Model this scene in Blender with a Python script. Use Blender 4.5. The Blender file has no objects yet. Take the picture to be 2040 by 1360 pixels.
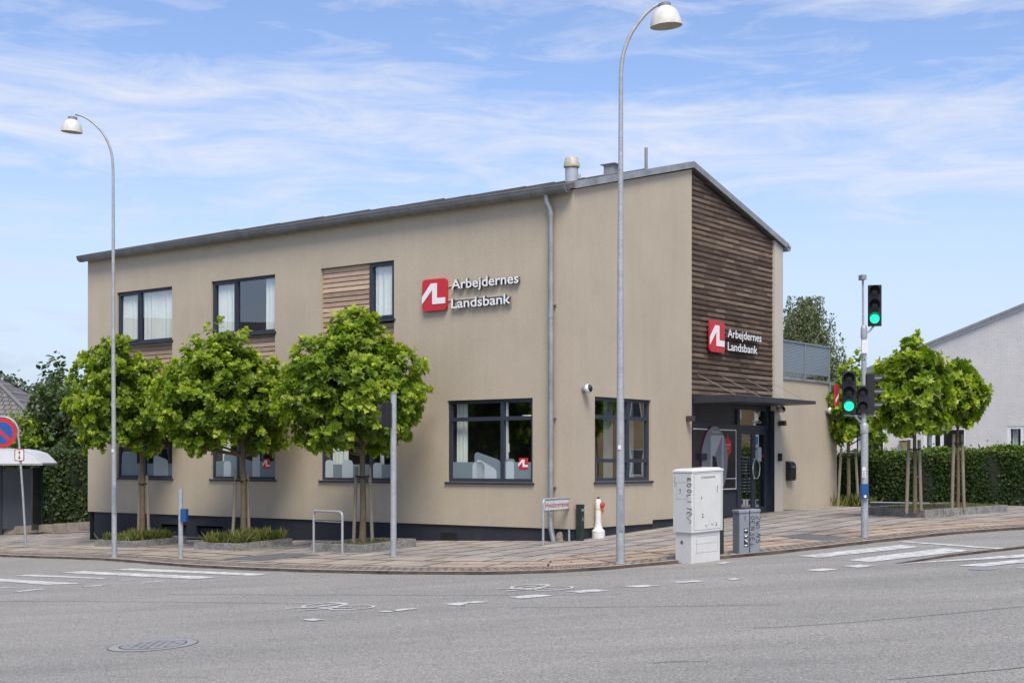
import bpy, math, random
import numpy as np
from mathutils import Vector, Matrix
random.seed(7); np.random.seed(7)
R = math.radians
S = bpy.context.scene
COL = S.collection

# ------------------------------------------------------------------ camera
F = 2737.0; CXP = 1020.0; HY = 917.0; CAMZ = 1.8     # focal length (px of a 2040 px wide picture), centre, horizon
cam = bpy.data.cameras.new('camera'); co = bpy.data.objects.new('camera', cam); COL.objects.link(co)
co.location = (0, 0, CAMZ); co.rotation_euler = (R(90), 0, 0)
cam.sensor_width = 36; cam.lens = 36 * F / 2040; cam.shift_y = (HY - 680) / 2040; cam.clip_end = 2000
S.camera = co
S.render.resolution_x = 1024; S.render.resolution_y = 682

# ------------------------------------------------------------------ sky, sun, exposure
SUN_EL, SUN_AZ = 56, 172            # azimuth of the sun, degrees clockwise from +Y
W = bpy.data.worlds.new('World'); S.world = W; W.use_nodes = True
nt = W.node_tree; nt.nodes.clear()
def N(nt, t, **k):
    n = nt.nodes.new(t)
    for a, b in k.items():
        if a in n.bl_rna.properties.keys(): setattr(n, a, b)
        else: n.inputs[a.replace('_', ' ')].default_value = b
    return n
sky = N(nt, 'ShaderNodeTexSky', sky_type='NISHITA', sun_disc=False, sun_elevation=R(SUN_EL), sun_rotation=R(SUN_AZ), air_density=1.0, dust_density=1.2, ozone_density=2.2)
tc = N(nt, 'ShaderNodeTexCoord')
sep = N(nt, 'ShaderNodeSeparateXYZ'); nt.links.new(tc.outputs['Generated'], sep.inputs[0])
mp = N(nt, 'ShaderNodeMapping'); mp.inputs['Scale'].default_value = (1.5, 1.2, 9.5); mp.inputs['Rotation'].default_value = (R(0), R(-5), 0); mp.inputs['Location'].default_value = (1.7, 0.4, 2.2)
nt.links.new(tc.outputs['Generated'], mp.inputs[0])
n1 = N(nt, 'ShaderNodeTexNoise', Scale=2.1, Detail=9.0, Roughness=0.55, Distortion=0.5); nt.links.new(mp.outputs[0], n1.inputs['Vector'])
mp2 = N(nt, 'ShaderNodeMapping'); mp2.inputs['Scale'].default_value = (3, 3, 16); mp2.inputs['Rotation'].default_value = (0, R(14), 0)
nt.links.new(tc.outputs['Generated'], mp2.inputs[0])
n2 = N(nt, 'ShaderNodeTexNoise', Scale=3.2, Detail=8.0, Roughness=0.62, Distortion=0.9); nt.links.new(mp2.outputs[0], n2.inputs['Vector'])
def M(nt, op, a, b=None, clamp=False):
    n = nt.nodes.new('ShaderNodeMath'); n.operation = op; n.use_clamp = clamp
    for i, v in enumerate((a, b)):
        if v is None: continue
        if isinstance(v, (int, float)): n.inputs[i].default_value = v
        else: nt.links.new(v, n.inputs[i])
    return n.outputs[0]
z = sep.outputs[2]
# cirrus: more of it lower down, a broad belt about 13-15 degrees up, thin above
rmp = nt.nodes.new('ShaderNodeValToRGB'); cr = rmp.color_ramp
cr.elements[0].position = 0.0; cr.elements[0].color = (0.80,)*3 + (1,)
cr.elements[1].position = 1.0; cr.elements[1].color = (0.35,)*3 + (1,)
for p, v in ((0.06, .78), (0.12, .66), (0.155, .56), (0.18, .58), (0.225, .68), (0.255, .60), (0.29, .42), (0.36, .36), (0.5, .4)):
    e = cr.elements.new(p); e.color = (v, v, v, 1)
nt.links.new(z, rmp.inputs[0])
d = M(nt, 'ADD', M(nt, 'MULTIPLY', n1.outputs[0], 2.6), M(nt, 'MULTIPLY', n2.outputs[0], 2.6))
d = M(nt, 'SUBTRACT', d, 2.50)
d = M(nt, 'ADD', d, M(nt, 'SUBTRACT', M(nt, 'MULTIPLY', rmp.outputs[0], 1.55), 0.62))
d = M(nt, 'MULTIPLY', d, 0.80, True)
d = M(nt, 'MULTIPLY', d, 0.93)
hz_ = M(nt, 'MULTIPLY', M(nt, 'SUBTRACT', 0.24, z), 3.8, True)
d = M(nt, 'MAXIMUM', d, M(nt, 'MULTIPLY', hz_, M(nt, 'ADD', M(nt, 'MULTIPLY', n2.outputs[0], .5), .72)), True)
mix = N(nt, 'ShaderNodeMix', data_type='RGBA')
nt.links.new(d, mix.inputs[0]); 
skb = N(nt, 'ShaderNodeMix', data_type='RGBA', blend_type='MULTIPLY'); skb.inputs[0].default_value = 1.0
nt.links.new(sky.outputs[0], skb.inputs[6]); skb.inputs[7].default_value = (1.20, 1.18, 1.32, 1)
nt.links.new(skb.outputs[2], mix.inputs[6]); ccol = N(nt, 'ShaderNodeMix', data_type='RGBA'); ccol.inputs[6].default_value = (3.4, 4.3, 5.6, 1); ccol.inputs[7].default_value = (5.35, 5.6, 6.4, 1)
nt.links.new(M(nt, 'MULTIPLY', z, 5.0, True), ccol.inputs[0]); nt.links.new(ccol.outputs[2], mix.inputs[7])
bg = N(nt, 'ShaderNodeBackground'); bg.inputs['Strength'].default_value = 0.10
nt.links.new(mix.outputs[2], bg.inputs[0])
wo = N(nt, 'ShaderNodeOutputWorld'); nt.links.new(bg.outputs[0], wo.inputs[0])
sl = bpy.data.lights.new('sun', 'SUN'); sl.energy = 2.6; sl.angle = R(26); sl.color = (1.0, 0.92, 0.79)
so = bpy.data.objects.new('sun', sl); COL.objects.link(so)
az = R(SUN_AZ); el = R(SUN_EL)
sd = Vector((math.sin(az) * math.cos(el), math.cos(az) * math.cos(el), math.sin(el)))
so.rotation_euler = sd.to_track_quat('Z', 'Y').to_euler()
S.view_settings.view_transform = 'Standard'; S.view_settings.look = 'None'; S.view_settings.gamma = 1
S.view_settings.exposure = 0.58
S.render.engine = 'CYCLES'
S.cycles.max_bounces = 8; S.cycles.transparent_max_bounces = 16

# ------------------------------------------------------------------ terrain and frames
LD = Vector((-.7977, .6031, 0)); RD = Vector((.6031, .7977, 0))     # away along the long front / along the gable front
C0 = Vector((1.36, 30.75, 0))
def sp(x): return math.log1p(math.exp(-abs(x))) + max(x, 0)
def G(x, y):
    p = .0487 * (x - C0.x) + .0090 * (y - C0.y)
    p = .42 - .05 * sp((.42 - p) / .05)
    return -.85 + .08 * sp((p + .85) / .08)
def ground(px, py, dz=0.0):
    k = (px - CXP) / F; Y = 25.0
    for _ in range(60):
        zz = G(k * Y, Y) + dz
        Y = .5 * Y + .5 * (CAMZ - zz) * F / (py - HY)
    return Vector((k * Y, Y, G(k * Y, Y) + dz))
ROAD = -.045
def at(px, py, Y): return Vector(((px - CXP) / F * Y, Y, CAMZ + (HY - py) / F * Y))
class Fr:
    """a vertical plane: origin, direction d to the right as seen from outside, outward normal n"""
    def __init__(s, O, d):
        s.O = Vector(O); s.O.z = 0; s.d = Vector(d).normalized(); s.n = s.d.cross(Vector((0, 0, 1)))
    def P(s, a, z, o=0): return s.O + s.d * a + s.n * o + Vector((0, 0, z))
    def at(s, px, py, o=0):
        k = (px - CXP) / F; O = s.O + s.n * o
        a = (k * O.y - O.x) / (s.d.x - k * s.d.y); Y = O.y + s.d.y * a
        return a, CAMZ + (HY - py) / F * Y
    def a(s, px, o=0): return s.at(px, HY, o)[0]
L = Fr(C0, -LD)      # long front, a = -17.75 .. 0
E = Fr(C0, RD)       # gable (entrance) front, a = 0 .. 10.56

# ------------------------------------------------------------------ mesh builder
class MB:
    def __init__(s): s.v = []; s.f = []; s.m = []; s.uv = None; s.tint = None
    def add(s, vs, fs, mi=0):
        b = len(s.v); s.v += [tuple(v) for v in vs]
        for f in fs: s.f.append(tuple(b + i for i in f)); s.m.append(mi)
    def quad(s, a, b, c, d, mi=0): s.add([a, b, c, d], [(0, 1, 2, 3)], mi)
    def hexa(s, p, mi=0):   # p: 4 bottom (ccw), 4 top
        s.add(p, [(3, 2, 1, 0), (4, 5, 6, 7), (0, 1, 5, 4), (1, 2, 6, 5), (2, 3, 7, 6), (3, 0, 4, 7)], mi)
    def box(s, fr, a0, a1, z0, z1, o0, o1, mi=0):    # o1 is the outer side
        p = [fr.P(a0, z0, o1), fr.P(a1, z0, o1), fr.P(a1, z0, o0), fr.P(a0, z0, o0),
             fr.P(a0, z1, o1), fr.P(a1, z1, o1), fr.P(a1, z1, o0), fr.P(a0, z1, o0)]
        s.hexa(p, mi)
    def bbox(s, fr, a0, a1, z0, z1, o0, o1, b=.01, mi=0):   # box with bevelled vertical and top edges
        pts = lambda i: [(a0 + i, o1 - i - b + b), (a1 - i, o1 - i), (a1 - i, o0 + i), (a0 + i, o0 + i)]
        def ring(i, z, c):
            A0, A1, O0, O1 = a0 + i, a1 - i, o0 + i, o1 - i
            return [fr.P(A0 + c, z, O1), fr.P(A1 - c, z, O1), fr.P(A1, z, O1 - c), fr.P(A1, z, O0 + c), fr.P(A1 - c, z, O0), fr.P(A0 + c, z, O0), fr.P(A0, z, O0 + c), fr.P(A0, z, O1 - c)]
        v = ring(0, z0, b) + ring(0, z1 - b, b) + ring(b, z1, b)
        f = [tuple(range(7, -1, -1)), tuple(range(16, 24))]
        for k in (0, 8):
            for i in range(8): j = (i + 1) % 8; f.append((k + i, k + j, k + 8 + j, k + 8 + i))
        s.add(v, f, mi)
    def poly(s, pts, ext, mi=0):   # closed prism: list of points, extrusion vector
        n = len(pts); pts = [Vector(p) for p in pts]; e = Vector(ext)
        s.add(pts + [p + e for p in pts], [tuple(range(n - 1, -1, -1)), tuple(range(n, 2 * n))] + [(i, (i + 1) % n, n + (i + 1) % n, n + i) for i in range(n)], mi)
    def tube(s, pts, rad, seg=10, cap=True, mi=0):
        pts = [Vector(p) for p in pts]
        if isinstance(rad, (int, float)): rad = [rad] * len(pts)
        b = len(s.v); up = None
        for i, p in enumerate(pts):
            t = (pts[min(i + 1, len(pts) - 1)] - pts[max(i - 1, 0)]).normalized()
            if up is None:
                up = t.orthogonal().normalized()
            x = (up - t * up.dot(t)).normalized(); up = x; y = t.cross(x)
            for k in range(seg):
                a = 2 * math.pi * k / seg; s.v.append(tuple(p + (x * math.cos(a) + y * math.sin(a)) * rad[i]))
        for i in range(len(pts) - 1):
            for k in range(seg):
                j = (k + 1) % seg; s.f.append((b + i * seg + k, b + i * seg + j, b + (i + 1) * seg + j, b + (i + 1) * seg + k)); s.m.append(mi)
        if cap:
            s.f.append(tuple(b + k for k in range(seg - 1, -1, -1))); s.m.append(mi)
            e = b + (len(pts) - 1) * seg; s.f.append(tuple(e + k for k in range(seg))); s.m.append(mi)
    def lathe(s, O, prof, seg=24, axis=(0, 0, 1), mi=0, a0=0, a1=2 * math.pi):   # prof: (radius, height)
        O = Vector(O); t = Vector(axis).normalized(); x = t.orthogonal().normalized()
        if abs(t.z) < .9: x = t.cross(Vector((0, 0, 1))).normalized()
        y = t.cross(x); b = len(s.v); full = a1 - a0 > 6.2
        n = seg if full else seg + 1
        for r, h in prof:
            for k in range(n):
                a = a0 + (a1 - a0) * k / seg; s.v.append(tuple(O + t * h + (x * math.cos(a) + y * math.sin(a)) * r))
        for i in range(len(prof) - 1):
            for k in range(seg):
                j = (k + 1) % n; s.f.append((b + i * n + k, b + i * n + j, b + (i + 1) * n + j, b + (i + 1) * n + k)); s.m.append(mi)
    def wall(s, fr, a0, a1, z0, ztop, holes=(), reveal=.14, o=0, mi=0, zt=None):
        """front sheet with rectangular openings; ztop number; zt optional function for a sloping top above ztop"""
        As = sorted({a0, a1, *[h[0] for h in holes], *[h[1] for h in holes]}); Zs = sorted({z0, ztop, *[h[2] for h in holes], *[h[3] for h in holes]})
        for i in range(len(As) - 1):
            for j in range(len(Zs) - 1):
                am, zm = (As[i] + As[i + 1]) / 2, (Zs[j] + Zs[j + 1]) / 2
                if any(h[0] < am < h[1] and h[2] < zm < h[3] for h in holes): continue
                s.quad(fr.P(As[i], Zs[j], o), fr.P(As[i + 1], Zs[j], o), fr.P(As[i + 1], Zs[j + 1], o), fr.P(As[i], Zs[j + 1], o), mi)
        if zt: s.quad(fr.P(a0, ztop, o), fr.P(a1, ztop, o), fr.P(a1, zt(a1), o), fr.P(a0, zt(a0), o), mi)
        for (b0, b1, y0, y1) in holes:
            i = o - reveal
            s.quad(fr.P(b0, y0, o), fr.P(b1, y0, o), fr.P(b1, y0, i), fr.P(b0, y0, i), mi)
            s.quad(fr.P(b0, y1, i), fr.P(b1, y1, i), fr.P(b1, y1, o), fr.P(b0, y1, o), mi)
            s.quad(fr.P(b0, y0, i), fr.P(b0, y1, i), fr.P(b0, y1, o), fr.P(b0, y0, o), mi)
            s.quad(fr.P(b1, y0, o), fr.P(b1, y1, o), fr.P(b1, y1, i), fr.P(b1, y0, i), mi)

def link(name, mb, mats, parent=None, origin=None, inv=None, smooth=False):
    me = bpy.data.meshes.new(name)
    v = mb.v
    if inv is not None: v = [tuple(inv @ Vector(p)) for p in v]
    elif origin is not None: v = [(p[0] - origin[0], p[1] - origin[1], p[2] - origin[2]) for p in v]
    me.from_pydata(v, [], mb.f)
    if not isinstance(mats, (list, tuple)): mats = [mats]
    for m in mats: me.materials.append(m)
    if len(mats) > 1: me.polygons.foreach_set('material_index', mb.m)
    if mb.uv is not None:
        u = me.uv_layers.new(name='UVMap')
        flat = [c for f in mb.f for i in f for c in mb.uv[i]]
        u.data.foreach_set('uv', flat)
    if mb.tint is not None:
        at_ = me.attributes.new('tint', 'FLOAT', 'FACE'); at_.data.foreach_set('value', mb.tint)
    if smooth:
        me.polygons.foreach_set('use_smooth', [True] * len(me.polygons))
        try: me.set_sharp_from_angle(angle=R(38))
        except Exception: pass
    me.update()
    o = bpy.data.objects.new(name, me); COL.objects.link(o)
    if parent is not None: o.parent = parent
    elif origin is not None: o.location = origin
    return o
class Thing:
    def __init__(s, name, label, cat, loc=(0, 0, 0), rot=0, group=None, local=False):
        s.o = bpy.data.objects.new(name, None); COL.objects.link(s.o)
        s.o.location = loc; s.o.rotation_euler = (0, 0, rot); s.o.empty_display_size = .2
        s.o['label'] = label; s.o['category'] = cat
        if group: s.o['group'] = group
        s.inv = None if local else (Matrix.Translation(Vector(loc)) @ Matrix.Rotation(rot, 4, 'Z')).inverted()
    def part(s, name, mb, mat, parent=None, label=None, smooth=False):
        o = link(name, mb, mat, parent or s.o, inv=s.inv, smooth=smooth)
        if label: o['label'] = label
        return o
def single(name, mb, mat, label, cat, origin, group=None, smooth=False):
    o = link(name, mb, mat, None, origin=origin, smooth=smooth); o['label'] = label; o['category'] = cat
    if group: o['group'] = group
    return o
def struct(name, mb, mat, kind='structure', smooth=False):
    o = link(name, mb, mat, smooth=smooth); o['kind'] = kind
    return o
def dup(root, loc, rot=None, label=None, scale=None):
    r = root.copy(); COL.objects.link(r); r.location = loc
    if rot is not None: r.rotation_euler = (0, 0, rot)
    if scale: r.scale = scale
    if label: r['label'] = label
    def rec(src, dst):
        for ch in list(src.children):
            if ch == dst: continue
            c = ch.copy(); COL.objects.link(c); c.parent = dst; rec(ch, c)
    rec(root, r)
    return r

# ------------------------------------------------------------------ materials
MATS = {}
def mat(name, col, rough=.6, metal=0, var=0, vscale=4, bump=0, bscale=60, col2=None, spec=.5, emit=None, estr=1, coat=0, detail=5, stretch=None, speck=0, sscale=300):
    m = bpy.data.materials.new(name); m.use_nodes = True; t = m.node_tree; b = t.nodes['Principled BSDF']
    b.inputs['Base Color'].default_value = (*col, 1); b.inputs['Roughness'].default_value = rough; b.inputs['Metallic'].default_value = metal
    b.inputs['Specular IOR Level'].default_value = spec; b.inputs['Coat Weight'].default_value = coat
    tcn = N(t, 'ShaderNodeTexCoord'); src = tcn.outputs['Object']
    if stretch:
        mpn = N(t, 'ShaderNodeMapping'); mpn.inputs['Scale'].default_value = stretch; t.links.new(src, mpn.inputs[0]); src = mpn.outputs[0]
    out = None
    if var or col2:
        n = N(t, 'ShaderNodeTexNoise', Scale=float(vscale), Detail=float(detail), Roughness=.6); t.links.new(src, n.inputs['Vector'])
        r = N(t, 'ShaderNodeValToRGB'); r.color_ramp.elements[0].position = .32; r.color_ramp.elements[1].position = .68
        c2 = col2 or tuple(c * (1 - var) for c in col); c1 = col if col2 else tuple(c * (1 + var) for c in col)
        r.color_ramp.elements[0].color = (*c2, 1); r.color_ramp.elements[1].color = (*c1, 1)
        t.links.new(n.outputs[0], r.inputs[0]); out = r.outputs[0]
    if speck:
        n = N(t, 'ShaderNodeTexNoise', Scale=float(sscale), Detail=2.0); t.links.new(tcn.outputs['Object'], n.inputs['Vector'])
        r = N(t, 'ShaderNodeValToRGB'); r.color_ramp.elements[0].position = .35; r.color_ramp.elements[1].position = .65
        r.color_ramp.elements[0].color = (1 - speck,) * 3 + (1,); r.color_ramp.elements[1].color = (1 + speck,) * 3 + (1,)
        t.links.new(n.outputs[0], r.inputs[0])
        mx = N(t, 'ShaderNodeMix', data_type='RGBA', blend_type='MULTIPLY'); mx.inputs[0].default_value = 1; mx.inputs[6].default_value = (*col, 1)
        if out: t.links.new(out, mx.inputs[6])
        t.links.new(r.outputs[0], mx.inputs[7]); out = mx.outputs[2]
    if out: t.links.new(out, b.inputs['Base Color'])
    if bump:
        n = N(t, 'ShaderNodeTexNoise', Scale=float(bscale), Detail=4.0); t.links.new(src, n.inputs['Vector'])
        bp = N(t, 'ShaderNodeBump', Strength=bump, Distance=.01); t.links.new(n.outputs[0], bp.inputs['Height']); t.links.new(bp.outputs[0], b.inputs['Normal'])
    if emit: b.inputs['Emission Color'].default_value = (*emit, 1); b.inputs['Emission Strength'].default_value = estr
    MATS[name] = m
    return m
stucco = mat('stucco', (.455, .392, .30), .92, var=.06, vscale=.55, bump=.35, bscale=90, speck=.09, sscale=55, spec=.2)
def weather(m, zlo=.26, zhi=1.1, amt=.22):
    t = m.node_tree; b = t.nodes['Principled BSDF']; src = b.inputs['Base Color'].links[0].from_socket
    tcn = N(t, 'ShaderNodeTexCoord'); ge = N(t, 'ShaderNodeNewGeometry'); mpn = N(t, 'ShaderNodeMapping'); mpn.inputs['Scale'].default_value = (1.6, 1.6, .10); t.links.new(ge.outputs['Position'], mpn.inputs[0])
    n = N(t, 'ShaderNodeTexNoise', Scale=2.2, Detail=7.0, Roughness=.7); t.links.new(mpn.outputs[0], n.inputs['Vector'])
    rr_ = N(t, 'ShaderNodeValToRGB'); rr_.color_ramp.elements[0].position = .38; rr_.color_ramp.elements[0].color = (.88, .885, .89, 1); rr_.color_ramp.elements[1].position = .62; rr_.color_ramp.elements[1].color = (1.03, 1.03, 1.02, 1); t.links.new(n.outputs[0], rr_.inputs[0])
    mx = N(t, 'ShaderNodeMix', data_type='RGBA', blend_type='MULTIPLY'); mx.inputs[0].default_value = .28; t.links.new(src, mx.inputs[6]); t.links.new(rr_.outputs[0], mx.inputs[7])
    # splashed dirt just above the plinth, ragged upper edge
    sp_ = N(t, 'ShaderNodeSeparateXYZ'); t.links.new(ge.outputs['Position'], sp_.inputs[0])
    n2 = N(t, 'ShaderNodeTexNoise', Scale=1.8, Detail=8.0, Roughness=.7); t.links.new(ge.outputs['Position'], n2.inputs['Vector'])
    h = M(t, 'SUBTRACT', M(t, 'MULTIPLY', n2.outputs[0], 1.3), sp_.outputs[2]); h = M(t, 'MULTIPLY', h, 1.6, True); h = M(t, 'MULTIPLY', h, amt)
    mx2 = N(t, 'ShaderNodeMix', data_type='RGBA'); t.links.new(h, mx2.inputs[0]); t.links.new(mx.outputs[2], mx2.inputs[6]); mx2.inputs[7].default_value = (.22, .19, .15, 1)
    t.links.new(mx2.outputs[2], b.inputs['Base Color'])
weather(stucco)
stucco_pale = mat('stucco_pale', (.50, .455, .38), .92, var=.05, vscale=.6, bump=.35, bscale=90, speck=.06, sscale=55, spec=.2)
plinth_m = mat('plinth_paint', (.020, .022, .031), .75, var=.2, vscale=2, bump=.2, bscale=40)
frame_m = mat('frame_paint', (.030, .038, .055), .45, var=.12, vscale=3)
zinc = mat('zinc', (.29, .30, .30), .5, .35, var=.22, vscale=2.5, speck=.1, sscale=30)
galv = mat('galvanised_steel', (.37, .385, .40), .5, .25, var=.12, vscale=5, speck=.22, sscale=60)
galv_d = mat('galvanised_steel_dull', (.25, .275, .30), .55, .3, var=.2, vscale=5, speck=.2, sscale=60)
roof_m = mat('roofing', (.10, .098, .10), .85, var=.3, vscale=3, bump=.3, bscale=12)
black = mat('black_paint', (.012, .012, .014), .5, var=.2, vscale=6)
blackmatte = mat('black_matte', (.02, .02, .022), .8)
steel_dark = mat('dark_steel', (.035, .04, .05), .45, .2, var=.15, vscale=3)
white_p = mat('white_paint', (.68, .68, .67), .5, var=.08, vscale=6, speck=.06, sscale=40)
letter_m = mat('letter_white', (.80, .80, .80), .4)
letter_side = mat('letter_side', (.06, .06, .06), .6)
red_m = mat('logo_red', (.55, .022, .035), .4, var=.05, vscale=3)
blue_m = mat('box_blue', (.012, .07, .22), .4, var=.1, vscale=8)
interior_d = mat('room_dark', (.035, .035, .04), .9)
room_wall = mat('room_wall', (.12, .12, .115), .9)
curtain_m = mat('curtain', (.72, .74, .71), .9, var=.05, vscale=3)
film_m = mat('privacy_film', (.17, .22, .25), .5)
film2_m = mat('privacy_film_light', (.42, .49, .53), .5)
whiteframe = mat('white_frame', (.72, .73, .74), .5)
granite = mat('granite', (.225, .22, .20), .85, var=.28, vscale=4, bump=.8, bscale=22, speck=.4, sscale=30)
soil_m = mat('soil', (.07, .055, .03), .95, var=.3, vscale=10, bump=.6, bscale=40)
bark = mat('bark', (.17, .125, .08), .9, col2=(.085, .075, .04), vscale=9, bump=.6, bscale=30, stretch=(3, 3, .8))
stake_m = mat('stake_wood', (.27, .235, .18), .85, col2=(.17, .15, .115), vscale=6, bump=.4, bscale=40, stretch=(5, 5, .6))
strap_m = mat('strap_rubber', (.01, .01, .01), .8)
moss = mat('moss_kerb', (.13, .09, .065), .95, col2=(.03, .022, .015), vscale=3, bump=.8, bscale=30)
cab_white = mat('cabinet_paint', (.58, .58, .555), .55, var=.05, vscale=2.2, speck=.03, sscale=25)
cab_grey = mat('cabinet_grey', (.21, .235, .265), .5, var=.12, vscale=3, speck=.08, sscale=30)
cab_green = mat('cabinet_green', (.016, .027, .022), .5, var=.25, vscale=5)
ink = mat('graffiti_ink', (.015, .015, .02), .6)
redlamp = mat('hydrant_red', (.50, .07, .04), .5, var=.2, vscale=9)
yellow = mat('yellow_band', (.6, .5, .05), .5)
stone_m = mat('rough_stone', (.32, .28, .20), .9, var=.3, vscale=9, bump=.8, bscale=20)
paint_road = None

def wood_mat(name, c1, c2, c3, stain=None):
    m = bpy.data.materials.new(name); m.use_nodes = True; t = m.node_tree; b = t.nodes['Principled BSDF']; b.inputs['Roughness'].default_value = .85
    b.inputs['Specular IOR Level'].default_value = .25
    a = N(t, 'ShaderNodeAttribute', attribute_name='tint')
    tcn = N(t, 'ShaderNodeTexCoord'); mpn = N(t, 'ShaderNodeMapping'); mpn.inputs['Scale'].default_value = (2.2, 2.2, 26)
    t.links.new(tcn.outputs['Object'], mpn.inputs[0])
    n = N(t, 'ShaderNodeTexNoise', Scale=1.6, Detail=7.0, Roughness=.65, Distortion=.6); t.links.new(mpn.outputs[0], n.inputs['Vector'])
    v = M(t, 'ADD', M(t, 'MULTIPLY', a.outputs['Fac'], .55), M(t, 'MULTIPLY', n.outputs[0], .75)); v = M(t, 'SUBTRACT', v, .12, True)
    r = N(t, 'ShaderNodeValToRGB'); e = r.color_ramp.elements; e[0].position = .18; e[0].color = (*c1, 1); e[1].position = .85; e[1].color = (*c3, 1)
    x = e.new(.5); x.color = (*c2, 1)
    t.links.new(v, r.inputs[0]); t.links.new(r.outputs[0], b.inputs['Base Color'])
    bp = N(t, 'ShaderNodeBump', Strength=.5, Distance=.01); t.links.new(n.outputs[0], bp.inputs['Height']); t.links.new(bp.outputs[0], b.inputs['Normal'])
    return m
timber_dark = wood_mat('timber_dark', (.048, .032, .023), (.105, .072, .052), (.21, .155, .115))
timber_pale = wood_mat('timber_pale', (.22, .16, .12), (.42, .30, .215), (.62, .46, .34))

def glass_mat(name, tint=(.75, .82, .82), refl=.10, rough=.0, base=.05):
    m = bpy.data.materials.new(name); m.use_nodes = True; t = m.node_tree; t.nodes.clear()
    o = N(t, 'ShaderNodeOutputMaterial'); mx = N(t, 'ShaderNodeMixShader')
    tr = N(t, 'ShaderNodeBsdfTransparent'); tr.inputs[0].default_value = (*tint, 1)
    g = N(t, 'ShaderNodeBsdfGlossy'); g.inputs['Roughness'].default_value = rough; g.inputs[0].default_value = (.95, .97, 1, 1)
    ge = N(t, 'ShaderNodeNewGeometry'); dt = N(t, 'ShaderNodeVectorMath', operation='DOT_PRODUCT'); t.links.new(ge.outputs['Incoming'], dt.inputs[0]); t.links.new(ge.outputs['True Normal'], dt.inputs[1])
    fr5 = M(t, 'POWER', M(t, 'SUBTRACT', 1.0, M(t, 'ABSOLUTE', dt.outputs['Value']), True), 5.0)
    tcn = N(t, 'ShaderNodeTexCoord'); n = N(t, 'ShaderNodeTexNoise', Scale=.9, Detail=1.0); t.links.new(tcn.outputs['Object'], n.inputs['Vector'])
    bp = N(t, 'ShaderNodeBump', Strength=.05, Distance=.05); t.links.new(n.outputs[0], bp.inputs['Height']); t.links.new(bp.outputs[0], g.inputs['Normal'])
    fac = M(t, 'ADD', M(t, 'MULTIPLY', fr5, 1.0 - base - .06), base + .06, True)
    t.links.new(fac, mx.inputs[0]); t.links.new(tr.outputs[0], mx.inputs[1]); t.links.new(g.outputs[0], mx.inputs[2]); t.links.new(mx.outputs[0], o.inputs[0])
    return m
glass = glass_mat('window_glass', tint=(.90, .94, .93))
glass_c = glass_mat('window_glass_clear', tint=(.95, .98, .97), base=.13)
glass_r = glass_mat('window_glass_reflective', base=.38)
def leaf_mat(name, dark, mid, light, trans=.35, rough=.5):
    m = bpy.data.materials.new(name); m.use_nodes = True; t = m.node_tree; t.nodes.clear()
    o = N(t, 'ShaderNodeOutputMaterial'); a = N(t, 'ShaderNodeAttribute', attribute_name='tint')
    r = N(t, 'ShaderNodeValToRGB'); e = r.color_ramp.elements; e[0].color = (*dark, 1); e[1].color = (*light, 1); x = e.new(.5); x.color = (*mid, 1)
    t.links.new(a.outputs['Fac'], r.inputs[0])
    p = N(t, 'ShaderNodeBsdfPrincipled'); p.inputs['Roughness'].default_value = rough; p.inputs['Specular IOR Level'].default_value = .35; t.links.new(r.outputs[0], p.inputs['Base Color'])
    tl = N(t, 'ShaderNodeBsdfTranslucent'); hs = N(t, 'ShaderNodeHueSaturation'); hs.inputs['Value'].default_value = 1.5; hs.inputs['Saturation'].default_value = 1.1
    t.links.new(r.outputs[0], hs.inputs['Color']); t.links.new(hs.outputs[0], tl.inputs[0])
    mx = N(t, 'ShaderNodeMixShader'); mx.inputs[0].default_value = trans
    t.links.new(p.outputs[0], mx.inputs[1]); t.links.new(tl.outputs[0], mx.inputs[2]); t.links.new(mx.outputs[0], o.inputs[0])
    return m
plane_leaf = leaf_mat('plane_leaf', (.07, .12, .016), (.20, .30, .024), (.50, .56, .07), trans=.42, rough=.42)
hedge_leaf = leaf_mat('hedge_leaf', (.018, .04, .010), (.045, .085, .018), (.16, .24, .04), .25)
dark_leaf = leaf_mat('dark_leaf', (.03, .05, .018), (.085, .13, .04), (.22, .29, .09), .3)
far_leaf = leaf_mat('far_leaf', (.05, .075, .045), (.085, .115, .065), (.14, .17, .10), .2)
birch_leaf = leaf_mat('birch_leaf', (.06, .08, .035), (.13, .155, .07), (.24, .27, .13), .3)
grass_leaf = leaf_mat('grass_leaf', (.05, .08, .015), (.12, .15, .03), (.26, .22, .07), .3)

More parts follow.
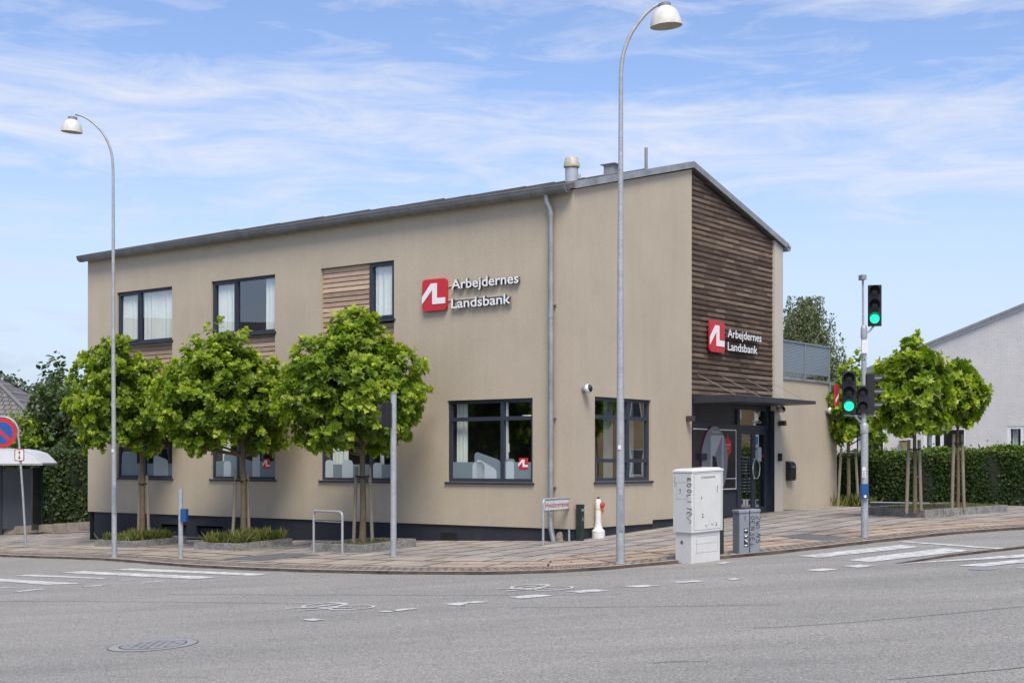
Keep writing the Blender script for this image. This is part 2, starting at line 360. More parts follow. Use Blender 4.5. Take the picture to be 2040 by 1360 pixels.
# ------------------------------------------------------------------ ground, road, pavement
def asphalt_mat():
    m = bpy.data.materials.new('asphalt'); m.use_nodes = True; t = m.node_tree; b = t.nodes['Principled BSDF']; b.inputs['Roughness'].default_value = .88
    b.inputs['Specular IOR Level'].default_value = .3
    tcn = N(t, 'ShaderNodeTexCoord')
    n = N(t, 'ShaderNodeTexNoise', Scale=38.0, Detail=4.0, Roughness=.85); t.links.new(tcn.outputs['Object'], n.inputs['Vector'])
    r = N(t, 'ShaderNodeValToRGB'); e = r.color_ramp.elements; e[0].position = .37; e[0].color = (.13, .127, .118, 1); e[1].position = .64; e[1].color = (.44, .43, .395, 1); x = e.new(.5); x.color = (.25, .243, .225, 1)
    t.links.new(n.outputs[0], r.inputs[0])
    mpn = N(t, 'ShaderNodeMapping'); mpn.inputs['Rotation'].default_value = (0, 0, R(6)); mpn.inputs['Scale'].default_value = (.25, 1.1, 1); t.links.new(tcn.outputs['Object'], mpn.inputs[0])
    n2 = N(t, 'ShaderNodeTexNoise', Scale=.8, Detail=6.0, Roughness=.6); t.links.new(mpn.outputs[0], n2.inputs['Vector'])
    r2 = N(t, 'ShaderNodeValToRGB'); e = r2.color_ramp.elements; e[0].position = .3; e[0].color = (.84, .84, .84, 1); e[1].position = .7; e[1].color = (1.1, 1.09, 1.07, 1); t.links.new(n2.outputs[0], r2.inputs[0])
    mx = N(t, 'ShaderNodeMix', data_type='RGBA', blend_type='MULTIPLY'); mx.inputs[0].default_value = 1; t.links.new(r.outputs[0], mx.inputs[6]); t.links.new(r2.outputs[0], mx.inputs[7])
    # fine cracks / seams
    vo = N(t, 'ShaderNodeTexVoronoi', feature='DISTANCE_TO_EDGE', Scale=.16); 
    nn = N(t, 'ShaderNodeTexNoise', Scale=1.5, Detail=4.0); t.links.new(tcn.outputs['Object'], nn.inputs['Vector'])
    ad = N(t, 'ShaderNodeMix', data_type='VECTOR'); ad.inputs[0].default_value = .25; t.links.new(tcn.outputs['Object'], ad.inputs[4]); t.links.new(nn.outputs['Color'], ad.inputs[5]); t.links.new(ad.outputs[1], vo.inputs['Vector'])
    cr_ = M(t, 'MULTIPLY', M(t, 'LESS_THAN', vo.outputs['Distance'], .0011), .16)
    mx2 = N(t, 'ShaderNodeMix', data_type='RGBA'); t.links.new(cr_, mx2.inputs[0]); t.links.new(mx.outputs[2], mx2.inputs[6]); mx2.inputs[7].default_value = (.06, .06, .06, 1)
    t.links.new(mx2.outputs[2], b.inputs['Base Color'])
    bp = N(t, 'ShaderNodeBump', Strength=.6, Distance=.006); t.links.new(n.outputs[0], bp.inputs['Height']); t.links.new(bp.outputs[0], b.inputs['Normal'])
    return m
asphalt = asphalt_mat()
def slab_mat(name, cols, bw, bh, mortar=.012, off=.5, rot=0, uv=False, mcol=(.045, .035, .028), rough_edges=.02, dirt=.5, grain=.26):
    m = bpy.data.materials.new(name); m.use_nodes = True; t = m.node_tree; b = t.nodes['Principled BSDF']; b.inputs['Roughness'].default_value = .9; b.inputs['Specular IOR Level'].default_value = .25
    tcn = N(t, 'ShaderNodeTexCoord'); mpn = N(t, 'ShaderNodeMapping'); mpn.inputs['Rotation'].default_value = (0, 0, rot)
    t.links.new(tcn.outputs['UV' if uv else 'Object'], mpn.inputs[0])
    nw = N(t, 'ShaderNodeTexNoise', Scale=2.3, Detail=5.0); t.links.new(mpn.outputs[0], nw.inputs['Vector'])
    ad = N(t, 'ShaderNodeVectorMath', operation='MULTIPLY_ADD'); t.links.new(nw.outputs['Color'], ad.inputs[0]); ad.inputs[1].default_value = (rough_edges,) * 3; t.links.new(mpn.outputs[0], ad.inputs[2])
    br = N(t, 'ShaderNodeTexBrick'); br.offset = off; br.inputs['Scale'].default_value = 1; br.inputs['Brick Width'].default_value = bw; br.inputs['Row Height'].default_value = bh
    br.inputs['Mortar Size'].default_value = mortar; br.inputs['Mortar Smooth'].default_value = .3; br.inputs['Bias'].default_value = 0
    br.inputs['Color1'].default_value = (*cols[0], 1); br.inputs['Color2'].default_value = (*cols[1], 1); br.inputs['Mortar'].default_value = (*mcol, 1)
    t.links.new(ad.outputs[0], br.inputs['Vector'])
    n = N(t, 'ShaderNodeTexNoise', Scale=1.1, Detail=8.0, Roughness=.65); t.links.new(tcn.outputs['Object'], n.inputs['Vector'])
    r = N(t, 'ShaderNodeValToRGB'); r.color_ramp.elements[0].position = .35; r.color_ramp.elements[1].position = .65; r.color_ramp.elements[0].color = (1 - dirt * .5,) * 3 + (1,); r.color_ramp.elements[1].color = (1.1, 1.08, 1.05, 1)
    t.links.new(n.outputs[0], r.inputs[0])
    n3 = N(t, 'ShaderNodeTexNoise', Scale=45.0, Detail=3.0); t.links.new(tcn.outputs['Object'], n3.inputs['Vector'])
    r3 = N(t, 'ShaderNodeValToRGB'); r3.color_ramp.elements[0].position = .3; r3.color_ramp.elements[1].position = .7; r3.color_ramp.elements[0].color = (1 - grain,) * 3 + (1,); r3.color_ramp.elements[1].color = (1 + grain * .75,) * 3 + (1,); t.links.new(n3.outputs[0], r3.inputs[0])
    mx = N(t, 'ShaderNodeMix', data_type='RGBA', blend_type='MULTIPLY'); mx.inputs[0].default_value = 1; t.links.new(br.outputs[0], mx.inputs[6]); t.links.new(r.outputs[0], mx.inputs[7])
    mx2 = N(t, 'ShaderNodeMix', data_type='RGBA', blend_type='MULTIPLY'); mx2.inputs[0].default_value = 1; t.links.new(mx.outputs[2], mx2.inputs[6]); t.links.new(r3.outputs[0], mx2.inputs[7])
    t.links.new(mx2.outputs[2], b.inputs['Base Color'])
    bp = N(t, 'ShaderNodeBump', Strength=.6, Distance=.015); bp.invert = True; t.links.new(br.outputs['Fac'], bp.inputs['Height']); t.links.new(bp.outputs[0], b.inputs['Normal'])
    return m
RL = math.atan2(RD.y, RD.x)
slabs = slab_mat('paving_slabs', ((.30, .275, .25), (.375, .345, .315)), 1.25, .8, .040, rot=-RL, uv=False)
slabs_uv = slab_mat('paving_slabs_kerbside', ((.32, .285, .245), (.40, .345, .29)), 1.6, .97, .050, uv=True, rough_edges=.03)
slabs_orange = slab_mat('paving_slabs_orange', ((.48, .345, .25), (.42, .325, .25)), 1.6, .64, .035, uv=True)
cobbles = slab_mat('cobbles', ((.36, .325, .285), (.22, .20, .175)), .19, .14, .022, uv=True, rough_edges=.05, mcol=(.07, .055, .04))
kerbstone = slab_mat('kerbstone', ((.34, .31, .275), (.38, .345, .31)), 1.0, .5, .012, uv=True)

grid = MB()
def sheet(mb, xs, ys, dz):
    b = len(mb.v)
    for y in ys:
        for x in xs: mb.v.append((x, y, G(x, y) + dz))
    n = len(xs)
    for j in range(len(ys) - 1):
        for i in range(n - 1): mb.f.append((b + j * n + i, b + j * n + i + 1, b + (j + 1) * n + i + 1, b + (j + 1) * n + i)); mb.m.append(0)
xs = [-600, -300, -150, -80, -50] + [-34 + i for i in range(69)] + [50, 80, 150, 300, 600]
ys = [-300, -100, -40] + [-20 + i for i in range(81)] + [80, 120, 200, 400, 900]
sheet(grid, xs, ys, ROAD)
struct('road', grid, asphalt)
kp = [(0, 1108), (110, 1112), (220, 1116), (350, 1127), (500, 1135), (650, 1140), (800, 1143), (920, 1144), (1020, 1144), (1110, 1141), (1195, 1136), (1320, 1124), (1440, 1112), (1560, 1101.5), (1710, 1083.5), (1795, 1075), (1913, 1062), (2040, 1054)]
K = [ground(x, y, ROAD) for x, y in kp]
dl = (K[0] - K[2]).normalized(); drr = (K[-1] - K[-4]).normalized()
K = [K[0] + dl * 26, K[0] + dl * 8] + K + [K[-1] + drr * 8, K[-1] + drr * 30]
def catmull(P, per=8):
    out = []
    for i in range(len(P) - 1):
        p0 = P[max(i - 1, 0)]; p1 = P[i]; p2 = P[i + 1]; p3 = P[min(i + 2, len(P) - 1)]
        for k in range(per):
            t = k / per
            out.append(.5 * ((2 * p1) + (p2 - p0) * t + (2 * p0 - 5 * p1 + 4 * p2 - p3) * t * t + (3 * p1 - p0 - 3 * p2 + p3) * t ** 3))
    out.append(P[-1]); return out
KS = catmull(K, 8)
# even resampling
res = [KS[0]]; acc = 0
for a, b in zip(KS, KS[1:]):
    seg = (b - a).length; pos = 0
    while acc + seg - pos >= .45:
        pos += .45 - acc; res.append(a + (b - a) * (pos / seg)); acc = 0
    acc += seg - pos
KS = [Vector((p.x, p.y, 0)) for p in res]
for _ in range(6): KS = [KS[0]] + [(KS[i - 1] + 2 * KS[i] + KS[i + 1]) / 4 for i in range(1, len(KS) - 1)] + [KS[-1]]
KN = []
for i in range(len(KS)):
    t = (KS[min(i + 1, len(KS) - 1)] - KS[max(i - 1, 0)]).normalized(); KN.append(Vector((-t.y, t.x, 0)))
def kstrip(name, o0, o1, m, dz, face=False, n=None, i0=0, i1=None, rows=1):
    mb = MB(); mb.uv = []
    i1 = i1 or len(KS) - 1
    for i in range(i0, i1 + 1):
        for k in range(rows + 1):
            o = o0 + (o1 - o0) * k / rows
            p = KS[i] + KN[i] * o; mb.v.append((p.x, p.y, G(p.x, p.y) + dz)); mb.uv.append((i * .45, o))
    w = rows + 1
    for i in range(i1 - i0):
        for k in range(rows):
            mb.f.append((i * w + k, (i + 1) * w + k, (i + 1) * w + k + 1, i * w + k + 1)); mb.m.append(0)
    return struct(name, mb, m)
# pavement base sheet up to the far back
mb = MB(); mb.uv = []
T = []
for i, p in enumerate(KS):
    q = p + KN[i] * .02
    f = Vector((p.x * 1.5, 75, 0)) if p.y < 60 else p + KN[i] * 60
    rows = [q + (f - q) * s_ for s_ in (0, .02, .04, .07, .1, .14, .19, .25, .32, .4, .5, .65, .8, 1)]
    for r_ in rows: mb.v.append((r_.x, r_.y, G(r_.x, r_.y))); mb.uv.append((r_.x, r_.y))
w = 14
for i in range(len(KS) - 1):
    for k in range(w - 1): mb.f.append((i * w + k, (i + 1) * w + k, (i + 1) * w + k + 1, i * w + k + 1)); mb.m.append(0)
struct('pavement', mb, slabs)
mb = MB()
for i in range(len(KS) - 1):
    a, b = KS[i], KS[i + 1]
    a2, b2 = a + KN[i] * .02, b + KN[i + 1] * .02
    mb.quad((a.x, a.y, G(a.x, a.y) + ROAD - .02), (b.x, b.y, G(b.x, b.y) + ROAD - .02), (b2.x, b2.y, G(b.x, b.y) + .004), (a2.x, a2.y, G(a.x, a.y) + .004))
    # dirt line at the foot of the kerb
    w0 = .02 + .07 * abs(math.sin(i * .73) * math.sin(i * 1.9)); a3, b3 = a - KN[i] * w0, b - KN[i + 1] * (.02 + .07 * abs(math.sin((i + 1) * .73) * math.sin((i + 1) * 1.9)))
    mb.quad((a3.x, a3.y, G(a3.x, a3.y) + ROAD + .006), (b3.x, b3.y, G(b3.x, b3.y) + ROAD + .006), (b.x, b.y, G(b.x, b.y) + ROAD + .008), (a.x, a.y, G(a.x, a.y) + ROAD + .008))
struct('kerb_face', mb, moss)
kstrip('kerb', .02, .15, kerbstone, .006)
kstrip('cobble_strip', .15, .72, cobbles, .004, rows=2)
# kerbside slabs: plain left, orange band towards the right
nk = len(KS)
iR = min(range(nk), key=lambda i: (KS[i] - K[12]).length)       # about the lamp by the corner
kstrip('kerbside_slabs', .72, 2.66, slabs_uv, .004, rows=3)
kstrip('orange_slab_band', .78, 1.42, slabs_orange, .008, i0=iR - 9)
kstrip('orange_slab_band', 2.05, 2.66, slabs_orange, .008, i0=iR - 2)
patch = mat('pavement_patch', (.115, .118, .125), .9, var=.12, vscale=5, speck=.15, sscale=60)
def gpoly(mb, pts, dz, nu=8, nv=2):    # four picture points -> a sheet lying on the ground
    P = [ground(x, y, dz) for x, y in pts]
    b = len(mb.v)
    for j in range(nv + 1):
        for i in range(nu + 1):
            u, v = i / nu, j / nv
            p = (P[0] * (1 - u) + P[1] * u) * (1 - v) + (P[3] * (1 - u) + P[2] * u) * v
            mb.v.append((p.x, p.y, G(p.x, p.y) + dz))
    for j in range(nv):
        for i in range(nu): mb.f.append((b + j * (nu + 1) + i, b + j * (nu + 1) + i + 1, b + (j + 1) * (nu + 1) + i + 1, b + (j + 1) * (nu + 1) + i)); mb.m.append(0)
mb = MB(); gpoly(mb, [(1545, 1068), (1640, 1076), (1700, 1070), (1602, 1062)], .012); struct('pavement_patch', mb, patch)
mb = MB(); gpoly(mb, [(440, 1112), (520, 1116), (640, 1104), (560, 1101)], .012); struct('pavement_patch', mb, patch)
# --- road markings
def paint_mat():
    m = bpy.data.materials.new('road_paint'); m.use_nodes = True; t = m.node_tree; b = t.nodes['Principled BSDF']; b.inputs['Roughness'].default_value = .75
    tcn = N(t, 'ShaderNodeTexCoord'); n = N(t, 'ShaderNodeTexNoise', Scale=5.0, Detail=9.0, Roughness=.82); t.links.new(tcn.outputs['Object'], n.inputs['Vector'])
    r = N(t, 'ShaderNodeValToRGB'); e = r.color_ramp.elements; e[0].position = .40; e[0].color = (.30, .295, .28, 1); e[1].position = .56; e[1].color = (.64, .64, .62, 1); t.links.new(n.outputs[0], r.inputs[0]); t.links.new(r.outputs[0], b.inputs['Base Color'])
    return m
paint_road = paint_mat()
DZ = ROAD + .008
def pts_of(lst, ox, oy, s): return [(ox + x / s, oy + y / s) for x, y in lst]
cw = MB()
for q in [[(125, 283), (985, 190), (1165, 205), (310, 298)], [(535, 318), (1375, 215), (1590, 237), (745, 333)], [(1000, 350), (1130, 338), (2120, 262), (2100, 290), ], [(1470, 365), (2300, 285), (2400, 300), (1700, 372)], [(1960, 385), (2500, 330), (2600, 345), (2200, 395)]]:
    gpoly(cw, pts_of(q, 1560, 1040, 4.25), DZ, 14)
struct('zebra_crossing', cw, paint_road)
cw = MB(); gpoly(cw, pts_of([(975, 163), (1030, 158), (1945, 221), (1885, 231)][0:1] + [(1030, 158), (1945, 221), (1885, 231)], 1560, 1040, 4.25), DZ, 10); struct('stop_line', cw, paint_road)
cw = MB()
for q in [[(810, 160), (1830, 203), (1960, 190), (960, 150)], [(440, 182), (1430, 228), (1600, 213), (600, 170)], [(100, 203), (740, 226), (790, 222), (240, 195)], [(-300, 222), (330, 268), (620, 260), (0, 225)]]:
    gpoly(cw, pts_of(q, 0, 1090, 3.643), DZ, 12)
struct('zebra_crossing', cw, paint_road)
cw = MB()
for q in [[(180, 403), (330, 411), (470, 395), (330, 387)], [(500, 370), (640, 381), (795, 364), (650, 357)]]: gpoly(cw, pts_of(q, 1560, 1040, 4.25), DZ, 2)
for q in [[(1030, 251), (1070, 254), (1210, 242), (1170, 239)], [(580, 284), (620, 286), (785, 270), (740, 268)], [(855, 236), (900, 238), (1000, 235), (950, 232)], [(-40, 290), (10, 295), (130, 289), (60, 287)], [(90, 319), (125, 321), (335, 300), (300, 297)]]: gpoly(cw, pts_of(q, 0, 1090, 3.643), DZ, 2)
for q in [[(1070, 86), (1130, 94), (1272, 80), (1205, 75)], [(1330, 62), (1400, 68), (1530, 57), (1460, 52)], [(1580, 38), (1650, 43), (1765, 35), (1690, 31)], [(1805, 19), (1860, 23), (1970, 15), (1905, 12)], [(780, 119), (850, 125), (900, 112), (845, 111)], [(870, 110), (900, 114), (990, 110), (940, 105)], [(480, 151), (530, 155), (562, 152), (520, 149)], [(545, 146), (570, 150), (668, 139), (620, 136)], [(130, 187), (190, 195), (250, 188), (190, 184)], [(2040, 6), (2085, 9), (2130, 5), (2095, 2)]]: gpoly(cw, pts_of(q, 540, 1150, 2.267), DZ, 2)
for q in [[(1427, 1121), (1440, 1122), (1458, 1119), (1446, 1118.4)]]: gpoly(cw, q, DZ, 2)
struct('dashed_lane_line', cw, paint_road)
def ribbon(mb, pts, w, dz):
    P = [ground(x, y, dz) for x, y in pts]; b = len(mb.v)
    for i, p in enumerate(P):
        t = (P[min(i + 1, len(P) - 1)] - P[max(i - 1, 0)]); t.z = 0; t.normalize(); n = Vector((-t.y, t.x, 0)) * w / 2
        for q in (p - n, p + n): mb.v.append((q.x, q.y, G(q.x, q.y) + dz))
    for i in range(len(P) - 1): mb.f.append((b + 2 * i, b + 2 * i + 2, b + 2 * i + 3, b + 2 * i + 1)); mb.m.append(0)
for k_, (ox, oy, sc) in enumerate(((655, 1208, 1.0), (1063, 1170, .87))):
    mb = MB()
    el_ = lambda cx, cy, a, b, sk: [(ox + sc * (cx + a * math.cos(t)), oy + sc * (cy + b * math.sin(t) + sk * math.cos(t))) for t in np.linspace(0, 2 * math.pi, 33)]
    ribbon(mb, el_(46, 1, 44, 4.2, -2.2), .055, DZ); ribbon(mb, el_(-8, -3.5, 43, 4.2, -2.5), .055, DZ)
    for ln in ([(-86, 3), (-30, 0), (20, -6)], [(-62, 7), (10, 2), (46, 1)], [(-55, 2), (10, 2)], [(10, 2), (32, -6), (8, -8)], [(-30, 0), (-8, -3.5)]):
        ribbon(mb, [(ox + sc * x, oy + sc * y) for x, y in ln], .06, DZ + .002)
    struct('bicycle_marking', mb, paint_road)
seam_m = mat('bitumen_seam', (.19, .187, .178), .85, var=.25, vscale=6)
for ln in ([(-40, 1196), (180, 1197), (420, 1199), (640, 1202)], [(330, 1183), (700, 1184), (1000, 1185), (1240, 1183)], [(1020, 1209), (1300, 1207), (1560, 1203)], [(1770, 1352), (1880, 1343), (2060, 1326)], [(1300, 1319), (1360, 1316), (1410, 1317)], [(1500, 1250), (1700, 1238), (2060, 1205)]):
    mb = MB(); P_ = catmull([Vector((x, y, 0)) for x, y in ln], 6); ribbon(mb, [(p_.x, p_.y + .35 * math.sin(p_.x * .07)) for p_ in P_], .022, ROAD + .005); struct('road_seam', mb, seam_m)
# low traffic-island kerb at the far right
isl = [(1790, 1122), (1830, 1117.5), (1900, 1108), (1980, 1099), (2060, 1090), (2200, 1076)]
mb = MB(); P = [ground(x, y, ROAD) for x, y in isl]
P = catmull(P, 4)
for i, (a, b) in enumerate(zip(P, P[1:])):
    na = Vector((-(b - a).y, (b - a).x, 0)).normalized() * .09; h0 = .035 * min(1, i / 8); h1 = .035 * min(1, (i + 1) / 8)
    A = lambda p, h, o: (p.x + o.x, p.y + o.y, G(p.x + o.x, p.y + o.y) + ROAD + h)
    mb.hexa([A(a, -.02, na * 0), A(b, -.02, na * 0), A(b, -.02, na), A(a, -.02, na), A(a, h0, na * 0), A(b, h1, na * 0), A(b, h1, na), A(a, h0, na)])
struct('island_kerb', mb, moss)
# manhole
def gdisc(mb, c, r0, r1, dz, seg=40, mi=0):
    b = len(mb.v)
    for r in (r0, r1):
        for k in range(seg):
            a = 2 * math.pi * k / seg; x, y = c.x + r * math.cos(a), c.y + r * math.sin(a); mb.v.append((x, y, G(x, y) + dz))
    for k in range(seg): j = (k + 1) % seg; mb.f.append((b + k, b + seg + k, b + seg + j, b + j)); mb.m.append(mi)
iron = mat('cast_iron', (.31, .31, .31), .6, .3, var=.2, vscale=8, bump=.8, bscale=45)
conc = mat('manhole_concrete', (.27, .27, .265), .85, var=.1, vscale=8, speck=.2, sscale=80)
c = ground(305, 1284, ROAD)
mh = Thing('manhole_cover', 'round grey iron manhole cover set in the asphalt road', 'manhole cover', c)
mb = MB(); gdisc(mb, c, .41, .53, ROAD + .005); mh.part('ring', mb, conc)
mb = MB(); gdisc(mb, c, .385, .405, ROAD + .006); gdisc(mb, c, .53, .545, ROAD + .005); mh.part('seam', mb, mat('seam_dark', (.09, .09, .09), .9))
mb = MB(); gdisc(mb, c, 0.001, .385, ROAD + .007)
for a in range(-3, 4):
    for b in range(-3, 4):
        if a * a + b * b < 10: gdisc(mb, Vector((c.x + a * .1, c.y + b * .1, 0)), .001, .03, ROAD + .011, 6)
mh.part('cover', mb, iron)
c = ground(1958, 1132.5, ROAD)
mb = MB(); gdisc(mb, c, .001, .22, ROAD + .006, 24); single('drain_cover', mb, iron, 'small dark round iron cover in the road below the island kerb', 'manhole cover', c)

# ------------------------------------------------------------------ text helper
def text_mb(body, width=None, height=None, depth=.01, bold=0.0):
    cu = bpy.data.curves.new('t', 'FONT'); cu.body = body; cu.size = 1; cu.offset = bold; cu.resolution_u = 3
    o = bpy.data.objects.new('t', cu); COL.objects.link(o)
    bpy.context.view_layer.update()
    me = bpy.data.meshes.new_from_object(o)
    V = [v.co.copy() for v in me.vertices]; Fc = [tuple(p.vertices) for p in me.polygons]
    bpy.data.objects.remove(o); bpy.data.meshes.remove(me); bpy.data.curves.remove(cu)
    x0 = min(v.x for v in V); x1 = max(v.x for v in V)
    sx = width / (x1 - x0) if width else height; sy = height if height else sx
    # boundary edges for the sides
    from collections import Counter
    ec = Counter(); 
    for f in Fc:
        for i in range(len(f)): ec[(f[i], f[(i + 1) % len(f)])] += 1
    bd = [e for e in ec if (e[1], e[0]) not in ec]
    return [((v.x - x0) * sx, v.y * sy) for v in V], Fc, bd
def put_text(mb, fr, body, a0, z0, width, height, o, depth=.03, bold=0.0, mi=0, side=None, flip=False, vertical=False):
    """height = size of a cap letter / .73"""
    V, Fc, bd = text_mb(body, width, height / .73, bold=bold)
    def P(x, y, oo):
        if vertical: return fr.P(a0 + y, z0 - x, oo)
        return fr.P(a0 + x, z0 + y, oo)
    b = len(mb.v)
    for x, y in V: mb.v.append(tuple(P(x, y, o)))
    for f in Fc: mb.f.append(tuple(b + i for i in f)); mb.m.append(mi)
    if depth > 0:
        c = len(mb.v)
        for x, y in V: mb.v.append(tuple(P(x, y, o - depth)))
        for i, j in bd: mb.f.append((b + j, b + i, c + i, c + j)); mb.m.append(mi if side is None else side)

# ------------------------------------------------------------------ windows
def window(th, fr, a0, a1, z0, z1, mull=(), trans=(), sash=(), curtain=(), gl=None, o=-.10, fw=.065, sill=True, fm=None, name='window', room=1.6, roomm=None, curt_o=.18, label=None):
    """mull: list of (a, za, zb); trans: list of (z, aa, ab); sash: rects with an extra casement frame; curtain: list of (aa, ab)"""
    fm = fm or frame_m; gl = gl or glass
    mb = MB(); d0, d1 = o - .04, o + .04
    mb.box(fr, a0, a1, z1 - fw, z1 - .001, d0, d1); mb.box(fr, a0, a1, z0 + .001, z0 + fw, d0, d1)
    mb.box(fr, a0 + .001, a0 + fw, z0 + fw, z1 - fw, d0, d1); mb.box(fr, a1 - fw, a1 - .001, z0 + fw, z1 - fw, d0, d1)
    for (a, za, zb) in mull: mb.box(fr, a - fw * .55, a + fw * .55, za, zb, d0, d1 - .002)
    for (zz, aa, ab) in trans: mb.box(fr, aa, ab, zz - fw * .55, zz + fw * .55, d0, d1 - .004)
    for (s0, s1, t0, t1) in sash:
        w_ = .055; mb.box(fr, s0, s1, t1 - w_, t1, d0 + .01, d1 + .014); mb.box(fr, s0, s1, t0, t0 + w_, d0 + .01, d1 + .014)
        mb.box(fr, s0, s0 + w_, t0 + w_, t1 - w_, d0 + .01, d1 + .014); mb.box(fr, s1 - w_, s1, t0 + w_, t1 - w_, d0 + .01, d1 + .014)
    w = th.part(name, mb, fm, label=label)
    mb = MB(); g0 = o - .01
    mb.quad(fr.P(a0 + fw * .5, z0 + fw * .5, g0), fr.P(a1 - fw * .5, z0 + fw * .5, g0), fr.P(a1 - fw * .5, z1 - fw * .5, g0), fr.P(a0 + fw * .5, z1 - fw * .5, g0))
    th.part('pane', mb, gl, w)
    if sill:
        mb = MB(); mb.box(fr, a0 - .05, a1 + .05, z0 - .055, z0 - .003, o + .04, .045); th.part('sill', mb, fm, w)
    if room:
        mb = MB(); i0 = o - .05; i1 = o - room; A0, A1, Z0, Z1 = a0 - .0, a1 + .0, z0 - .0, z1 + .0
        mb.quad(fr.P(A0, Z0, i1), fr.P(A1, Z0, i1), fr.P(A1, Z1, i1), fr.P(A0, Z1, i1))
        mb.quad(fr.P(A0, Z0, i0), fr.P(A0, Z0, i1), fr.P(A0, Z1, i1), fr.P(A0, Z1, i0)); mb.quad(fr.P(A1, Z0, i1), fr.P(A1, Z0, i0), fr.P(A1, Z1, i0), fr.P(A1, Z1, i1))
        mb.quad(fr.P(A0, Z1, i1), fr.P(A1, Z1, i1), fr.P(A1, Z1, i0), fr.P(A0, Z1, i0)); mb.quad(fr.P(A0, Z0, i0), fr.P(A1, Z0, i0), fr.P(A1, Z0, i1), fr.P(A0, Z0, i1))
        th.part('room', mb, roomm or room_wall, w)
    for (c0, c1) in curtain:
        mb = MB(); n = max(8, int((c1 - c0) / .02)); zt, zb = z1 - .02, z0 + .02
        for i in range(n + 1):
            a = c0 + (c1 - c0) * i / n; oo = o - curt_o + .035 * math.sin(a * 47 + 2 * math.sin(a * 9)); mb.v.append(tuple(fr.P(a, zb, oo))); mb.v.append(tuple(fr.P(a, zt, oo * .6 + .4 * (o - curt_o))))
        for i in range(n): mb.f.append((2 * i, 2 * i + 2, 2 * i + 3, 2 * i + 1)); mb.m.append(0)
        th.part('curtain', mb, curtain_m, w, smooth=True)
    return w
def rpoly(fr, a0, a1, z0, z1, r, o, shear=0, n=5, sq=()):
    pts = []
    for (ca, cz, st, nm) in ((a1 - r, z1 - r, 0, 'tr'), (a0 + r, z1 - r, 90, 'tl'), (a0 + r, z0 + r, 180, 'bl'), (a1 - r, z0 + r, 270, 'br')):
        if nm in sq:
            pts.append(((a1 if 'r' in nm else a0), (z1 if 't' in nm else z0))); continue
        for k in range(n + 1):
            t = R(st + 90 * k / n); pts.append((ca + r * math.cos(t), cz + r * math.sin(t)))
    return [fr.P(a, z + shear * (a - a0) * ((z - z0) / (z1 - z0)), o) for a, z in pts]
LOGO = [(0, .22), (0, .45), (.37, .86), (.62, .86), (.62, .39), (.96, .39), (.96, .20), (.43, .20), (.43, .66)]
def logo(mb, fr, a0, z0, w, h, o, dep, mi=0):
    p = [fr.P(a0 + x * w, z0 + y * h, o) for x, y in LOGO]; b = len(mb.v)
    mb.poly([q - fr.n * dep for q in p][::-1], fr.n * dep, mi)

# ------------------------------------------------------------------ the bank building
ZE = 7.86; RIDGE = 5.30; SLOPE = .2575; WG = 10.56; LB = 17.75
zt = lambda v: ZE + SLOPE * (v if v < RIDGE else 2 * RIDGE - v)
bank = Thing('office_building', 'two-storey beige rendered corner building with brown timber gable above its entrance', 'building', (C0.x, C0.y, 0))
up = []   # upper windows
A = L.a
w1 = (A(234), A(343), L.at(343, 676)[1], L.at(343, 570)[1])
w2 = (A(423), A(548), L.at(548, 660)[1], L.at(548, 546)[1])
w3 = (A(733), A(785), L.at(785, 634)[1], L.at(785, 518)[1])
zs = L.at(976, 960)[1]; zh = L.at(976, 795)[1]
ztopU = (w1[3] + w2[3] + w3[3]) / 3; zbotU = (w1[2] + w2[2]) / 2
holes = []
g1 = (A(233), A(343)); g2 = (A(421), A(548)); g3 = (A(639), A(785)); g4 = (A(891), A(1061))
for g in (g1, g2, g3): holes.append((g[0], g[1], zs, ztopU))
holes.append((g4[0], g4[1], zs, zh))
ZB = .265
mb = MB()
mb.wall(L, -LB, 0, ZB, ZE, holes, .15)
gw = (E.a(1185), E.a(1297), E.at(1240, 958)[1], E.at(1240, 793)[1])
vs = E.a(1300); vt0 = E.a(1378); vt1 = E.a(1543); vd0 = E.a(1381); vd1 = E.a(1547)
mb.wall(E, 0, vs, ZB, ZE, [gw], .15); 
mb.wall(E, vs, vt0, .355, ZE)
mb.quad(E.P(0, ZE), E.P(vt0, ZE), E.P(vt0, zt(vt0)), E.P(0, ZE))
mb.f[-1] = mb.f[-1][:3]
# underside of the render, other walls
mb.quad(L.P(-LB, ZB, -.06), L.P(0, ZB, -.0601), L.P(0, ZB, 0), L.P(-LB, ZB, 0)); mb.quad(E.P(0, ZB, -.06), E.P(vs, ZB, -.06), E.P(vs, ZB, 0), E.P(0, ZB, 0))
Bk = Fr(C0 + RD * WG + LD * 0, LD)      # back wall
mb.wall(Bk, .0, LB, -1.2, ZE)
Fe = Fr(C0 + LD * LB + RD * WG, -RD)     # far gable
mb.wall(Fe, 0, WG, ZB, ZE); mb.add([Fe.P(0, ZE), Fe.P(WG, ZE), Fe.P(WG - RIDGE, zt(RIDGE))], [(0, 1, 2)])
bank.part('rendered_wall', mb, stucco)
mb = MB(); mb.wall(E, vt1 + .001, WG, .30, zt(WG)); mb.add([E.P(vt1, ZE), E.P(WG, ZE), E.P(vt1, zt(vt1))], [(0, 1, 2)])
bank.part('pilaster', mb, stucco_pale)
mb = MB(); mb.quad(E.P(vt1, 3.2, 0), E.P(vt1, zt(vt1), 0), E.P(vt1, zt(vt1), -.12), E.P(vt1, 3.2, -.12)); bank.part('reveal', mb, stucco_pale)
mb = MB(); mb.quad(E.P(vt0, 3.2, -.12), E.P(vt0, zt(vt0), -.12), E.P(vt0, zt(vt0), 0), E.P(vt0, 3.2, 0))
bank.part('reveal', mb, stucco_pale)
